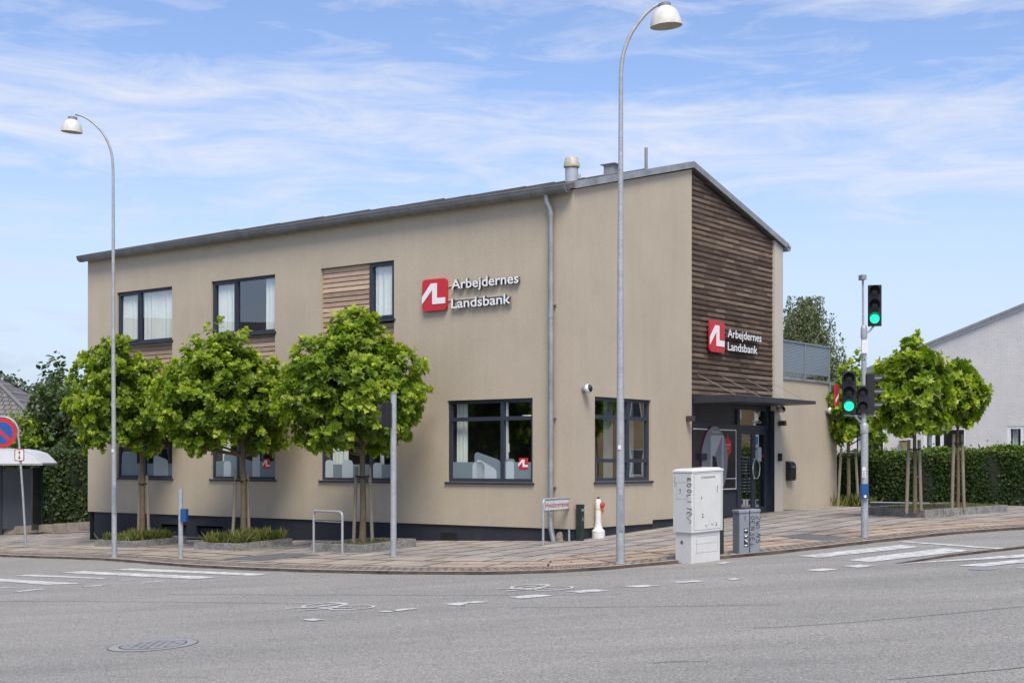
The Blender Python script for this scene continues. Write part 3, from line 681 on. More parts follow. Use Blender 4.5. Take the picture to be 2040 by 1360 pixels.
# plinth with shallow light wells
mb = MB()
pw = [(A(318), A(368), -.30, -.02), (A(388), A(442), -.32, -.02)]
mb.wall(L, -LB + .25, 0, -1.2, ZB, pw, .25, o=-.045)
for p in pw: mb.box(L, p[0] + .04, p[1] - .04, p[2], p[3] - .06, -.30, -.17)
bank.part('plinth', mb, plinth_m)
mb = MB(); mb.wall(E, 0.0, vd0, -1.2, .36, (), 0, o=-.045); bank.part('plinth', mb, plinth_m)
mb = MB(); mb.wall(E, vd1, WG, -1.2, .36, (), 0, o=-.045); bank.part('plinth', mb, plinth_m)
mb = MB(); mb.wall(Fe, 0, WG, -1.2, ZB + .001, (), 0, o=-.1); bank.part('plinth', mb, plinth_m)
mb = MB(); a0_, a1_ = A(876), A(908)
for k in range(6): z_ = -.115 + k * .035; mb.box(L, a0_, a1_, z_, z_ + .018, -.044, -.025)
bank.part('vent_grille', mb, blackmatte)
# timber infill between upper and lower windows (boards)
def boards(fr, a0, a1, z0, z1, h, o, topf=None, piece=None, gap=.012, lap=.018, jit=0):
    mb = MB(); mb.tint = []; zz = z0; row = 0
    while zz < z1 - .02:
        zb, zc = zz, min(zz + h, z1)
        e0, e1 = a0, a1
        cuts = [a0, a1]
        if piece:
            cuts = [a0]; x = a0 + random.uniform(.2, piece)
            while x < a1 - .15: cuts.append(x); x += random.uniform(.35, piece)
            cuts.append(a1)
        rt = random.random() * .5
        for c0, c1 in zip(cuts, cuts[1:]):
            j = random.uniform(-jit, jit); g = gap if len(cuts) < 3 else .006
            f0 = len(mb.f); T1 = zc - (gap if lap < .02 else .005)
            if topf:
                # clip against the roof line (top falls to the right)
                ta, tb = topf(c0), topf(c1)
                if ta <= zb + .03: continue
                z0r, z1r = min(T1, ta), min(T1, tb)
                if z1r <= zb + .001:
                    # triangle-ish end
                    c1 = c0 + (c1 - c0) * (ta - zb) / (ta - tb); z1r = zb + .001
            else: z0r = z1r = T1
            b0, b1 = o + lap + j, o + lap + random.uniform(-jit, jit)
            if lap > .02:      # rounded weathered boards: a belly below the middle
                tz = .35; zm0, zm1 = zb + (z0r - zb) * tz, zb + (z1r - zb) * tz; cm = c1 - .002
                A0 = [fr.P(c0 + .002, zb, o), fr.P(cm, zb, o), fr.P(cm, zb, o - .03), fr.P(c0 + .002, zb, o - .03), fr.P(c0 + .002, zm0, b0), fr.P(cm, zm1, b1), fr.P(cm, zm1, o - .03), fr.P(c0 + .002, zm0, o - .03)]
                mb.hexa(A0); mb.tint += [rt + random.random() * .25] * 6
                v = A0[4:] + [fr.P(c0 + .002, z0r, o + .004), fr.P(cm, z1r, o + .004), fr.P(cm, z1r, o - .03), fr.P(c0 + .002, z0r, o - .03)]
                mb.hexa(v); mb.tint += [rt + random.random() * .6] * 6; continue
            v = [fr.P(c0 + .002, zb, b0), fr.P(c1 - .002, zb, b1), fr.P(c1 - .002, zb, o - .03), fr.P(c0 + .002, zb, o - .03),
                 fr.P(c0 + .002, z0r, b0 - lap), fr.P(c1 - .002, z1r, b1 - lap), fr.P(c1 - .002, z1r, o - .03), fr.P(c0 + .002, z0r, o - .03)]
            mb.hexa(v); mb.tint += [rt + random.random() * .5] * 6
        zz += h; row += 1
    return mb
for g, zb, zc in ((g1, zh, zbotU - .04), (g2, zh, zbotU - .04)):
    mb = boards(L, g[0] + .003, g[1] - .003, zb + .003, zc - .003, .125, -.10); o_ = bank.part('timber_panel', mb, timber_pale)
mb = boards(L, g3[0] + .003, A(731), w3[2] - .06, ztopU - .003, .125, -.10); bank.part('timber_panel', mb, timber_pale)
mb = boards(L, g3[0] + .003, g3[1] - .003, zh + .003, w3[2] - .063, .125, -.10); bank.part('timber_panel', mb, timber_pale)
# upper windows
am = A(353 - 77 + 0); 
m1 = A(275); m2 = A(468)
FW = .07
window(bank, L, g1[0], g1[1], zbotU, ztopU, mull=[(m1, zbotU, ztopU)], sash=[(g1[0] + .05, m1 - .02, zbotU + .05, ztopU - .05)], curtain=[(m1 + .05, g1[1] - .1), (g1[0] + .1, m1 - .06)], fw=FW, gl=glass_c, curt_o=.07)
window(bank, L, g2[0], g2[1], zbotU, ztopU, mull=[(m2, zbotU, ztopU)], sash=[(g2[0] + .05, m2 - .02, zbotU + .05, ztopU - .05)], curtain=[(g2[0] + .1, m2 - .06), (g2[1] - .5, g2[1] - .06)], fw=FW, gl=glass_c, curt_o=.07)
window(bank, L, w3[0], g3[1], w3[2], ztopU, sash=[(w3[0] + .05, g3[1] - .05, w3[2] + .05, ztopU - .05)], curtain=[(w3[0] + .12, g3[1] - .2)], fw=FW, gl=glass_c, curt_o=.07)
# ground-floor windows with film shapes
def film(th, w, fr, items, o):
    for (kind, a0, a1, z0, z1, sh) in items:
        mb = MB(); m = film_m
        if kind == 'band': p = [fr.P(a0, z0, o), fr.P(a1, z0, o), fr.P(a1, z1, o), fr.P(a0, z1, o)]; oo = o
        else:
            oo = o + (.003 if kind == 'big' else .006); p = rpoly(fr, a0, a1, z0, z1, min(.12, (a1 - a0) * .3), oo, sh, sq=('bl', 'br')); m = film_m if kind == 'big' else film2_m
        n = len(p); mb.add(p, [tuple(range(n))] if kind == 'band' else [tuple(range(n))]); th.part('privacy_film', mb, m, w)
def sticker(th, w, fr, px, py, sz, o):
    a, z = fr.at(px, py, o); mb = MB(); p = [fr.P(a - sz / 2, z - sz / 2, o), fr.P(a + sz / 2, z - sz / 2, o), fr.P(a + sz / 2, z + sz / 2, o), fr.P(a - sz / 2, z + sz / 2, o)]
    mb.quad(*p); th.part('logo_sticker', mb, red_m, w)
    mb = MB(); logo(mb, fr, a - sz / 2 - .02, z - sz / 2, sz + .03, sz, o + .006, .003); th.part('logo_emblem', mb, letter_m, w)
gm1 = (A(285), zs, zh); gm2 = (A(470), zs, zh); gm3 = (A(718), zs, zh); 
zf = zs + .07; FO = -.104
w_ = window(bank, L, g1[0], g1[1], zs, zh, mull=[gm1], curtain=[(gm1[0] - .35, gm1[0] - .1)], room=2.5)
film(bank, w_, L, [('band', g1[0] + .07, g1[1] - .07, zf, zf + .35, 0), ('big', g1[0] + .1, g1[0] + .8, zf, zf + .7, 0), ('small', gm1[0] + .35, gm1[0] + 1.0, zf, zf + .62, -.25)], FO)
w_ = window(bank, L, g2[0], g2[1], zs, zh, mull=[gm2], room=2.5, curtain=[(g2[0] + .12, g2[0] + .5)])
film(bank, w_, L, [('band', g2[0] + .07, g2[1] - .07, zf, zf + .42, 0), ('big', gm2[0] - .6, gm2[0] + .6, zf, zf + .65, -.2), ('small', gm2[0] + .55, gm2[0] + .85, zf, zf + .62, 0), ('small', g2[0] + .4, g2[0] + .7, zf, zf + .42, 0)], FO)
sticker(bank, w_, L, 531, 923, .26, -.095)
w_ = window(bank, L, g3[0], g3[1], zs, zh, mull=[gm3, (A(735), zs, zh)], room=2.5, curtain=[(A(741), A(750)), (g3[0] + .15, g3[0] + .75)])
film(bank, w_, L, [('band', g3[0] + .07, g3[1] - .07, zf, zf + .34, 0), ('small', g3[0] + .07, g3[0] + .35, zf, zf + .45, 0), ('small', A(676), A(698), zf, zf + .45, 0), ('small', A(738), A(755), zf, zf + .38, 0)], FO)
gx = A(997); zt4 = L.at(997, 833)[1]
w_ = window(bank, L, g4[0], g4[1], zs, zh, mull=[(gx, zs, zh)], trans=[(zt4, g4[0], g4[1])], room=3.2, roomm=interior_d, curtain=[(g4[0] + .05, g4[0] + .42)], fw=.085)
film(bank, w_, L, [('band', g4[0] + .09, g4[1] - .09, zf, zf + .40, 0), ('big', A(940), A(993), zf, zf + .66, -.28), ('small', A(936), A(960), zf, zf + .40, 0), ('small', A(944), A(984), zf, zf + .50, -.45), ('big', A(1001), A(1021), zf, zf + .48, 0), ('small', A(1003), A(1019), zf, zf + .42, 0)], FO)
mb = MB(); mb.box(L, gx + .05, gx + .10, zs + .08, zh - .08, -.19, -.15); mb.box(L, gx + .10, gx + .13, zs + .7, zs + .9, -.18, -.16); bank.part('inner_frame', mb, whiteframe, w_)
for k in range(2):
    mb = MB(); a_, z_ = A(975 + 8 * k), zh - .35 - .07 * k; mb.box(L, a_, a_ + .35, z_, z_ + .012, -1.6, -1.3); bank.part('ceiling_lamp', mb, MATS.get('lit') or mat('lit', (.8, .8, .7), emit=(1, .9, .7), estr=.6), w_)
sticker(bank, w_, L, 1043, 923, .26, -.095)
# gable window
ga = E.a(1256); z1_ = E.at(1270, 833)[1]; z2_ = E.at(1270, 917)[1]
window(bank, E, *gw, mull=[(ga, gw[2], gw[3])], trans=[(z1_, gw[0], gw[1]), (z2_, gw[0], gw[1])], room=1.2, curtain=[(ga - .5, ga - .05), (ga + .4, gw[1] - .1)], gl=glass_r, fw=.08, curt_o=.35, roomm=room_wall)
# big timber field over the entrance
mb = boards(E, vt0 + .004, vt1 - .004, 3.46, 9.3, .138, -.075, topf=lambda v: zt(v) - .02, piece=1.1, lap=.024, jit=.007)
bank.part('timber_cladding', mb, timber_dark)
mb = MB(); mb.add([E.P(vt0, 3.3, -.112), E.P(vt1, 3.3, -.112), E.P(vt1, zt(vt1), -.112), E.P(vt0, zt(vt0), -.112)], [(0, 1, 2, 3)]); bank.part('cladding_backing', mb, blackmatte)
rust = mat('rust_stain', (.20, .09, .035), .9, col2=(.10, .055, .035), vscale=4)
# entrance screen
zh_e = 3.36; zg = .30
mb = MB(); dd0, dd1 = -.30, -.20
vm = E.a(1472, -.2); zt1 = E.at(1474, 850, -.2)[1]; va0 = vd0; vb1 = vd1
mb.box(E, va0, vb1, zh_e - .16, zh_e, dd0, dd1 + .02); mb.box(E, va0, va0 + .12, zg, zh_e - .16, dd0, dd1); mb.box(E, vb1 - .12, vb1, zg, zh_e - .16, dd0, dd1)
mb.box(E, vm - .07, vm + .07, zg, zh_e - .16, dd0, dd1 - .002); mb.box(E, va0 + .12, vb1 - .12, zt1 - .06, zt1 + .06, dd0, dd1 - .004)
mb.box(E, va0 + .12, vm - .07, zg, .95, dd0 + .03, dd1 - .03); mb.box(E, vm + .07, vb1 - .12, zg - .05, zg + .07, dd0, dd1 - .01)
mb.box(E, va0, va0 - .001, .0, .01, -.3, 0)
ent = bank.part('entrance_frame', mb, frame_m)
mb = MB()
for a in (va0, vb1): mb.quad(E.P(a, zg - .3, -.30), E.P(a, 3.46, -.30), E.P(a, 3.46, 0), E.P(a, zg - .3, 0))
mb.quad(E.P(va0, 3.46, -.3), E.P(vb1, 3.46, -.3), E.P(vb1, 3.46, 0), E.P(va0, 3.46, 0)); mb.box(E, va0 + .001, vb1 - .001, zh_e, 3.455, -.3, -.03)
bank.part('entrance_reveal', mb, frame_m)
mb = MB(); mb.quad(E.P(va0 + .1, zt1, -.26), E.P(vm, zt1, -.26), E.P(vm, zh_e - .1, -.26), E.P(va0 + .1, zh_e - .1, -.26)); bank.part('transom_panel', mb, steel_dark)
mb = MB(); mb.quad(E.P(vm, zt1, -.25), E.P(vb1 - .1, zt1, -.25), E.P(vb1 - .1, zh_e - .1, -.25), E.P(vm, zh_e - .1, -.25)); bank.part('transom_pane', mb, glass_r, ent)
mb = MB(); hw = .75
a_, z_ = E.at(1504, 838, -.24); put_text(mb, E, 'Nr. 85', a_ - .10, z_ + .14, .42, .13, -.24, 0); bank.part('house_number', mb, letter_m); mb = MB(); put_text(mb, E, 'Hvidovre Torv', a_ - .15, z_ - .07, .55, .10, -.24, 0); bank.part('house_number', mb, letter_m)
# entrance hall
mb = MB(); i0, i1 = -.31, -3.0; A0, A1, Z0, Z1 = va0, vb1, zg, zh_e
mb.quad(E.P(A0, Z0, i1), E.P(A1, Z0, i1), E.P(A1, Z1, i1), E.P(A0, Z1, i1)); mb.quad(E.P(A0, Z0, i0), E.P(A0, Z0, i1), E.P(A0, Z1, i1), E.P(A0, Z1, i0)); mb.quad(E.P(A1, Z0, i1), E.P(A1, Z0, i0), E.P(A1, Z1, i0), E.P(A1, Z1, i1))
mb.quad(E.P(A0, Z1, i1), E.P(A1, Z1, i1), E.P(A1, Z1, i0), E.P(A0, Z1, i0)); mb.quad(E.P(A0, Z0, -.2), E.P(A1, Z0, -.2), E.P(A1, Z0, i1), E.P(A0, Z0, i1)); bank.part('entrance_hall', mb, room_wall)
# doors
dm = (vm + .07 + vb1 - .12) / 2
for k, (a0_, a1_) in enumerate(((vm + .075, dm - .004), (dm + .004, vb1 - .125))):
    mb = MB(); zb, zc = zg + .075, zt1 - .065; w_ = .10
    mb.box(E, a0_, a1_, zc - .13, zc, -.27, -.215); mb.box(E, a0_, a1_, zb, zb + .13, -.27, -.215); mb.box(E, a0_, a0_ + w_, zb + .13, zc - .13, -.27, -.215); mb.box(E, a1_ - w_, a1_, zb + .13, zc - .13, -.27, -.215)
    dr = bank.part('door', mb, frame_m)
    mb = MB(); mb.quad(E.P(a0_ + w_ / 2, zb + .06, -.245), E.P(a1_ - w_ / 2, zb + .06, -.245), E.P(a1_ - w_ / 2, zc - .06, -.245), E.P(a0_ + w_ / 2, zc - .06, -.245)); bank.part('pane', mb, glass_r, dr)
    if k == 0:
        mb = MB(); a_ = a0_ + .24
        logo(mb, E, a_ - .08, zb + 1.97, .10, .13, -.236, .004); put_text(mb, E, 'Arbejdernes', a_ + .05, zb + 2.04, .42, .05, -.236, 0); put_text(mb, E, 'Landsbank', a_ + .05, zb + 1.94, .36, .05, -.236, 0)
        put_text(mb, E, 'Åbningstider', a_ - .05, zb + 1.50, .42, .05, -.236, 0)
        for r_, tx in enumerate(('Mandag  10 - 16', 'Tirsdag  10 - 16', 'Onsdag  10 - 16', 'Torsdag  10 - 18', 'Fredag   10 - 16')): put_text(mb, E, tx, a_ - .05, zb + 1.40 - r_ * .085, .45, .035, -.236, 0)
        for r_ in range(5): put_text(mb, E, 'Kl. 09.00 - 17.00', a_ - .05, zb + .88 - r_ * .085 + .02, .45, .035, -.236, 0)
        for q in (0, .17): mb.box(E, a_ + q, a_ + q + .13, zb + .20, zb + .36, -.24, -.236)
        bank.part('door_lettering', mb, mat('door_letter', (.42, .42, .42), .5), dr)
    else:
        mb = MB(); mb.box(E, a0_ + .11, a0_ + .30, zb + 1.86, zb + 2.10, -.243, -.238, 1); mb.box(E, a0_ + .26, a0_ + .50, zb + 1.40, zb + 1.80, -.243, -.238, 0); mb.box(E, a0_ + .12, a0_ + .22, zb + 1.45, zb + 1.72, -.243, -.239, 0); mb.box(E, a0_ + .55, a0_ + .62, zb + 1.52, zb + 1.60, -.243, -.238, 2)
        mb.box(E, a0_ + .125, a0_ + .165, zb + .15, zb + .32, -.243, -.238, 0)
        bank.part('door_notices', mb, [film2_m, mat('notice_blue', (.05, .20, .36), .5), red_m], dr)
    # half-oval pull handle of each leaf
    sgn = -1 if k == 0 else 1; pts = []
    for t in np.linspace(-90, 90, 13): pts.append(E.P(dm + sgn * (.02 + .19 * math.cos(R(t))), zb + 1.20 + .27 * math.sin(R(t)), -.14))
    pts = [E.P(dm + sgn * .06, zb + .93, -.21)] + pts + [E.P(dm + sgn * .06, zb + 1.47, -.21)]
    mb = MB(); mb.tube(pts, .016, 8); bank.part('door_handle', mb, mat('stainless', (.6, .6, .6), .25, .9), dr, smooth=True)
# cash machine panel
va, vb = va0 + .13, vm - .08; oA = -.19
mb = MB(); mb.box(E, va, vb, .96, zt1 - .065, -.29, oA); atm = bank.part('cash_machine_panel', mb, mat('panel_black', (.022, .018, .024), .3, var=.3, vscale=2))
mb = MB(); zA, zB_ = E.at(1430, 975, oA)[1], E.at(1430, 855, oA)[1]; vL = vb - .10
mb.box(E, va, vL, zB_ - .02, zB_ + .01, oA, oA + .003); mb.box(E, vL - .02, vL + .01, zA, zB_ - .02, oA, oA + .003); mb.box(E, va, vL - .02, zA, zA + .025, oA, oA + .003); mb.box(E, va, vL - .02, zA + .28, zA + .30, oA, oA + .003)
bank.part('panel_outline', mb, letter_m, atm)
mb = MB(); ac, zc = E.at(1423, 918, oA + .01); ra, rz = .70, .92
pts = [(ra * math.cos(t), rz * math.sin(t)) for t in np.linspace(0, 2 * math.pi, 49)[:-1]]
mb.poly([E.P(ac + x, zc + y, oA) for x, y in pts], E.n * .03); fas = bank.part('cash_machine', mb, mat('machine_grey', (.24, .25, .27), .45, .2, var=.1, vscale=4), atm)
mb = MB(); mb.poly([E.P(ac + x * 1.03 - .02, zc + y * 1.03, oA) for x, y in pts], E.n * .012); bank.part('fascia_rim', mb, mat('magenta_dark', (.12, .01, .04), .5), atm)
gm_ = mat('machine_light', (.48, .50, .53), .4, .3); of = oA + .03
mb = MB(); h0, h1 = zc - .15, zc + .62; q0, q1 = ac - .30, ac + .38
mb.box(E, q0, q0 + .07, zc - .7, h1, of, of + .05); mb.box(E, q1 - .07, q1, zc - .7, h1, of, of + .05); mb.box(E, q0, q1, h1, h1 + .06, of, of + .06)
mb.add([E.P(q0 + .07, h1, of + .03), E.P(q1 - .07, h1, of + .03), E.P(q0 + .07, zc - .1, of + .004), ], [(2, 1, 0)])
bank.part('machine_surround', mb, gm_, atm)
mb = MB(); mb.add([E.P(q0 + .08, zc + .15, of + .035), E.P(q0 + .08, zc - .3, of + .035), E.P(q0 + .42, zc - .3, of + .035), E.P(q0 + .30, zc + .1, of + .035)], [(0, 1, 2, 3)]); bank.part('keypad_recess', mb, blackmatte, atm); mb = MB(); mb.box(E, q0 - .55, q0 - .25, zc + .02, zc + .2, oA, oA + .10)
bank.part('card_reader', mb, mat('machine_dark', (.02, .02, .04), .3), atm)
mb = MB(); logo(mb, E, ac - .42, zB_ - .30, .09, .11, oA + .004, .003); put_text(mb, E, 'Arbejdernes Landsbank', ac - .30, zB_ - .28, .92, .075, oA + .004, 0)
put_text(mb, E, '0 0000', ac - .16, zc + .74, .40, .06, of + .004, 0); bank.part('machine_lettering', mb, letter_m, atm)
mb = MB(); a_, z_ = E.at(1449, 889, oA); P_ = [(0, .36), (.06, .22), (.20, .14), (.22, 0), (.20, -.16), (.06, -.24), (0, -.38), (-.06, -.24), (-.19, -.16), (-.21, 0), (-.19, .14), (-.06, .22)]
mb.poly([E.P(a_ + x, z_ + y, oA) for x, y in P_][::-1], E.n * .006); bank.part('red_mark', mb, red_m, atm)
mb = MB(); put_text(mb, E, 'KONTANTER', a_ - .16, z_ + .02, .32, .05, oA + .008, 0); put_text(mb, E, '24 T', a_ - .08, z_ - .07, .16, .05, oA + .008, 0); bank.part('mark_lettering', mb, letter_m, atm)
# canopy
mb = MB(); cp = 1.18; zc0, zc1 = 3.30, 3.45; v0, v1 = vd0 - .02, 10.18
mb.hexa([E.P(v0, zc0 - .02, cp), E.P(v1, zc0 + .06, cp), E.P(v1, zc0 + .04, .01), E.P(v0, zc0 - .04, .01), E.P(v0, zc1, cp), E.P(v1, zc1, cp), E.P(v1, zc1 + .01, .01), E.P(v0, zc1 + .01, .01)])
cn = bank.part('canopy', mb, steel_dark)
for k in range(4):
    a = v0 + .45 + k * (v1 - v0 - .75) / 3; mb = MB(); mb.tube([E.P(a - .12, 4.02, -.05), E.P(a, 3.46, 1.0)], .007, 6); bank.part('stay_rod', mb, mat('rod', (.45, .43, .4), .35, .7) if k == 0 else MATS['rod'], cn)
# roof
mb = MB(); th_ = .12; ov = .22; rr = lambda v, dz=0: ZE + SLOPE * v + .03 + dz
RF = lambda u, v, z: C0 + LD * u + RD * v + Vector((0, 0, z))
for (va_, vb_, za, zb_) in ((-ov, RIDGE, rr(-ov), rr(RIDGE)), (RIDGE, WG + ov, rr(RIDGE), rr(-ov))):
    mb.hexa([RF(-.06, va_, za), RF(LB + .02, va_, za), RF(LB + .02, vb_, zb_), RF(-.06, vb_, zb_), RF(-.06, va_, za + th_), RF(LB + .02, va_, za + th_), RF(LB + .02, vb_, zb_ + th_), RF(-.06, vb_, zb_ + th_)])
# low steps of overlapping roof sheets
rnd = random.Random(3)
for k in range(17):
    u0 = 1.3 + k * .98; dz = .008 + .02 * rnd.random()
    za, zb_ = rr(-ov), rr(RIDGE)
    mb.hexa([RF(u0, -ov - .02, za + th_), RF(u0 + .93, -ov - .02, za + th_), RF(u0 + .93, RIDGE, zb_ + th_), RF(u0, RIDGE, zb_ + th_), RF(u0, -ov - .02, za + th_ + dz), RF(u0 + .93, -ov - .02, za + th_ + .005), RF(u0 + .93, RIDGE, zb_ + th_ + .01), RF(u0, RIDGE, zb_ + th_ + dz + .02)])
roof = bank.part('roof', mb, roof_m)
mb = MB()
for (va_, vb_, za, zb_) in ((-.02, RIDGE, rr(-.02), rr(RIDGE)), (RIDGE, WG + ov, rr(RIDGE), rr(-ov))):
    d_ = -.012; e_ = .135
    mb.hexa([RF(-.10, va_, za + d_), RF(-.062, va_, za + d_), RF(-.062, vb_, zb_ + d_), RF(-.10, vb_, zb_ + d_), RF(-.10, va_, za + e_), RF(-.062, va_, za + e_), RF(-.062, vb_, zb_ + e_), RF(-.10, vb_, zb_ + e_)])
    mb.hexa([RF(-.10, va_, za + e_), RF(.14, va_, za + e_), RF(.14, vb_, zb_ + e_), RF(-.10, vb_, zb_ + e_), RF(-.10, va_, za + e_ + .012), RF(.14, va_, za + e_ + .012), RF(.14, vb_, zb_ + e_ + .012), RF(-.10, vb_, zb_ + e_ + .012)])
bank.part('verge_trim', mb, zinc, roof)
mb = MB(); gr = .135
n = 26
def gut(vv, u0, u1, sgn):
    mb = MB()
    for u_ in (u0, u1):
        for k in range(13):
            t = math.pi * k / 12; mb.v.append(tuple(RF(u_, vv - sgn * gr * math.cos(t), ZE + .06 - gr * math.sin(t) * 1.15)))
        for k in range(13):
            t = math.pi * k / 12; mb.v.append(tuple(RF(u_, vv - sgn * (gr - .006) * math.cos(t), ZE + .06 - (gr - .006) * math.sin(t) * 1.15)))
    for k in range(12): mb.f += [(k, k + 1, 26 + k + 1, 26 + k), (13 + k, 39 + k, 39 + k + 1, 13 + k + 1)]; mb.m += [0, 0]
    mb.f += [tuple(range(13)), tuple(range(38, 25, -1))]; mb.m += [0, 0]
    uu = u0 + .35
    while uu < u1:
        b = len(mb.v)
        for dd_ in (-.018, .018):
            for k in range(13): t = math.pi * k / 12; mb.v.append(tuple(RF(uu + dd_, vv - sgn * (gr + .008) * math.cos(t), ZE + .06 - (gr + .012) * math.sin(t) * 1.15)))
        for k in range(12): mb.f.append((b + k, b + k + 1, b + 13 + k + 1, b + 13 + k)); mb.m.append(0)
        uu += .62
    # rolled lip
    mb.tube([RF(u0, vv - sgn * gr, ZE + .065), RF(u1, vv - sgn * gr, ZE + .065)], .014, 8)
    return mb
zinc_d = mat('zinc_dark', (.19, .195, .195), .5, .3, var=.2, vscale=2.5)
bank.part('gutter', gut(-.10 - gr * .6, .02, LB + .13, 1), zinc_d, roof, smooth=True)
bank.part('gutter', gut(WG + .10 + gr * .6, -.10, LB + .2, -1), zinc, roof, smooth=True)
# downpipe
a_ = A(1097, .12); mb = MB(); zg_ = G(C0.x, C0.y)
mb.tube([L.P(a_ - .08, ZE - .07, .17), L.P(a_ - .08, ZE - .22, .17), L.P(a_ - .02, ZE - .40, .12), L.P(a_, ZE - .52, .11), L.P(a_, .62, .11), L.P(a_, .45, .12), L.P(a_ + .03, .25, .14), L.P(a_ + .11, .08, .19), L.P(a_ + .14, -.02, .2), L.P(a_ + .14, zg_ - .06, .2)], .062, 14)
for zz in (ZE - .52, 5.05, 2.95, .75, .58): mb.tube([L.P(a_, zz - .045, .11), L.P(a_, zz + .045, .11)], .069, 14)
for zz in (5.3, 2.75, 1.2): mb.box(L, a_ - .08, a_ + .08, zz, zz + .03, 0.0, .12)
bank.part('downpipe', mb, zinc, smooth=True)
# roof fittings
mb = MB(); p = RF(2.1, 3.0, rr(3.0)); mb.lathe(p, [(.165, 0), (.165, .44), (.14, .44), (.14, .50)], 20); mb.lathe(p + Vector((.18, 0, .24)), [(.0, -.06), (.05, -.06), (.05, .06), (0, .06)], 8)
vn = bank.part('roof_ventilator', mb, mat('vent_grey', (.42, .45, .48), .45, .2, var=.08, vscale=6), roof, smooth=True)
mb = MB(); mb.lathe(p, [(.14, .47), (.20, .47), (.20, .56), (.185, .60), (.17, .68), (.13, .73), (.0, .745)], 20); bank.part('ventilator_cap', mb, mat('vent_cream', (.55, .54, .50), .5, col2=(.33, .29, .2), vscale=9), roof, smooth=True)
mb = MB(); mb.lathe(p, [(.135, .49), (.205, .49), (.205, .51), (.135, .51)], 20); bank.part('ventilator_band', mb, yellow, roof)
p = RF(1.75, 4.3, rr(4.3)); f_ = Fr(p, -LD); f_.O.z = 0
mb = MB(); mb.box(f_, -.15, .15, p.z - .1, p.z + .36, -.15, .15); mb.box(f_, -.22, .22, p.z + .36, p.z + .385, -.2, .2); bank.part('chimney', mb, zinc, roof)
mb = MB(); p = RF(1.15, 5.0, rr(5.0)); mb.tube([p, p + Vector((0, 0, .68))], .042, 12); bank.part('flue_pipe', mb, zinc, roof, smooth=True)
# flat-roofed annex at the right end
mb = MB(); va, vb = WG + .001, 14.29; zA = 4.12
mb.wall(E, va, vb, .385, zA, (), 0, o=-.01); an = Fr(E.P(vb, 0, -.01), LD); mb.wall(an, 0, 7, .385, zA)
mb.quad(E.P(va, .385, -.01), E.P(vb, .385, -.01), E.P(vb, .385, -.1), E.P(va, .385, -.1))
mb.quad(E.P(va, zA, -.01), E.P(vb, zA, -.01), E.P(vb, zA, -7), E.P(va, zA, -7)); bank.part('annex_wall', mb, stucco)
mb = MB(); mb.wall(E, va, vb - .12, -.3, .385, (), 0, o=-.07); bank.part('annex_plinth', mb, blackmatte)
mb = MB(); mb.box(E, va, vb + .04, zA + .001, zA + .075, -7, .03); bank.part('parapet_cap', mb, zinc)
# railing with perforated screens
def perf_mat():
    m = bpy.data.materials.new('perforated_screen'); m.use_nodes = True; t = m.node_tree; b = t.nodes['Principled BSDF']; b.inputs['Roughness'].default_value = .5
    b.inputs['Base Color'].default_value = (.24, .29, .33, 1)
    return m
pm = perf_mat()
va, vb = WG + .02, E.a(1655, -.1); z0_ = zA + .075
mb = MB(); z1r = 5.24
for (f_, s0, s1, o_) in ((E, va, vb, -.13), (Fr(E.P(vb, 0, -.13), LD), .04, 4.0, 0)):
    n = max(2, round((s1 - s0) / 1.7)); 
    for k in range(n + 1): a = s0 + (s1 - s0) * k / n; mb.box(f_, a - .025, a + .025, z0_, z1r, o_ - .05, o_)
    mb.box(f_, s0, s1, z1r, z1r + .04, o_ - .06, o_ + .01); mb.box(f_, s0, s1, z0_ + .17, z0_ + .20, o_ - .04, o_ - .01)
rl = bank.part('roof_railing', mb, mat('rail_grey', (.22, .26, .29), .5, .2))
mb = MB()
for (f_, s0, s1, o_) in ((E, va, vb, -.13), (Fr(E.P(vb, 0, -.13), LD), .04, 4.0, 0)):
    n = max(2, round((s1 - s0) / 1.7))
    for k in range(n):
        p0, p1 = s0 + (s1 - s0) * k / n + .05, s0 + (s1 - s0) * (k + 1) / n - .05; zz = z0_ + .21
        row = 0
        while zz < z1r - .03:
            mb.box(f_, p0, p1, zz, zz + .026, o_ - .03, o_ - .022); zz += .044; row += 1
        x = p0
        while x < p1: mb.box(f_, x, x + .022, z0_ + .21, z1r - .02, o_ - .038, o_ - .031); x += .05
bank.part('railing_screen', mb, pm, rl)

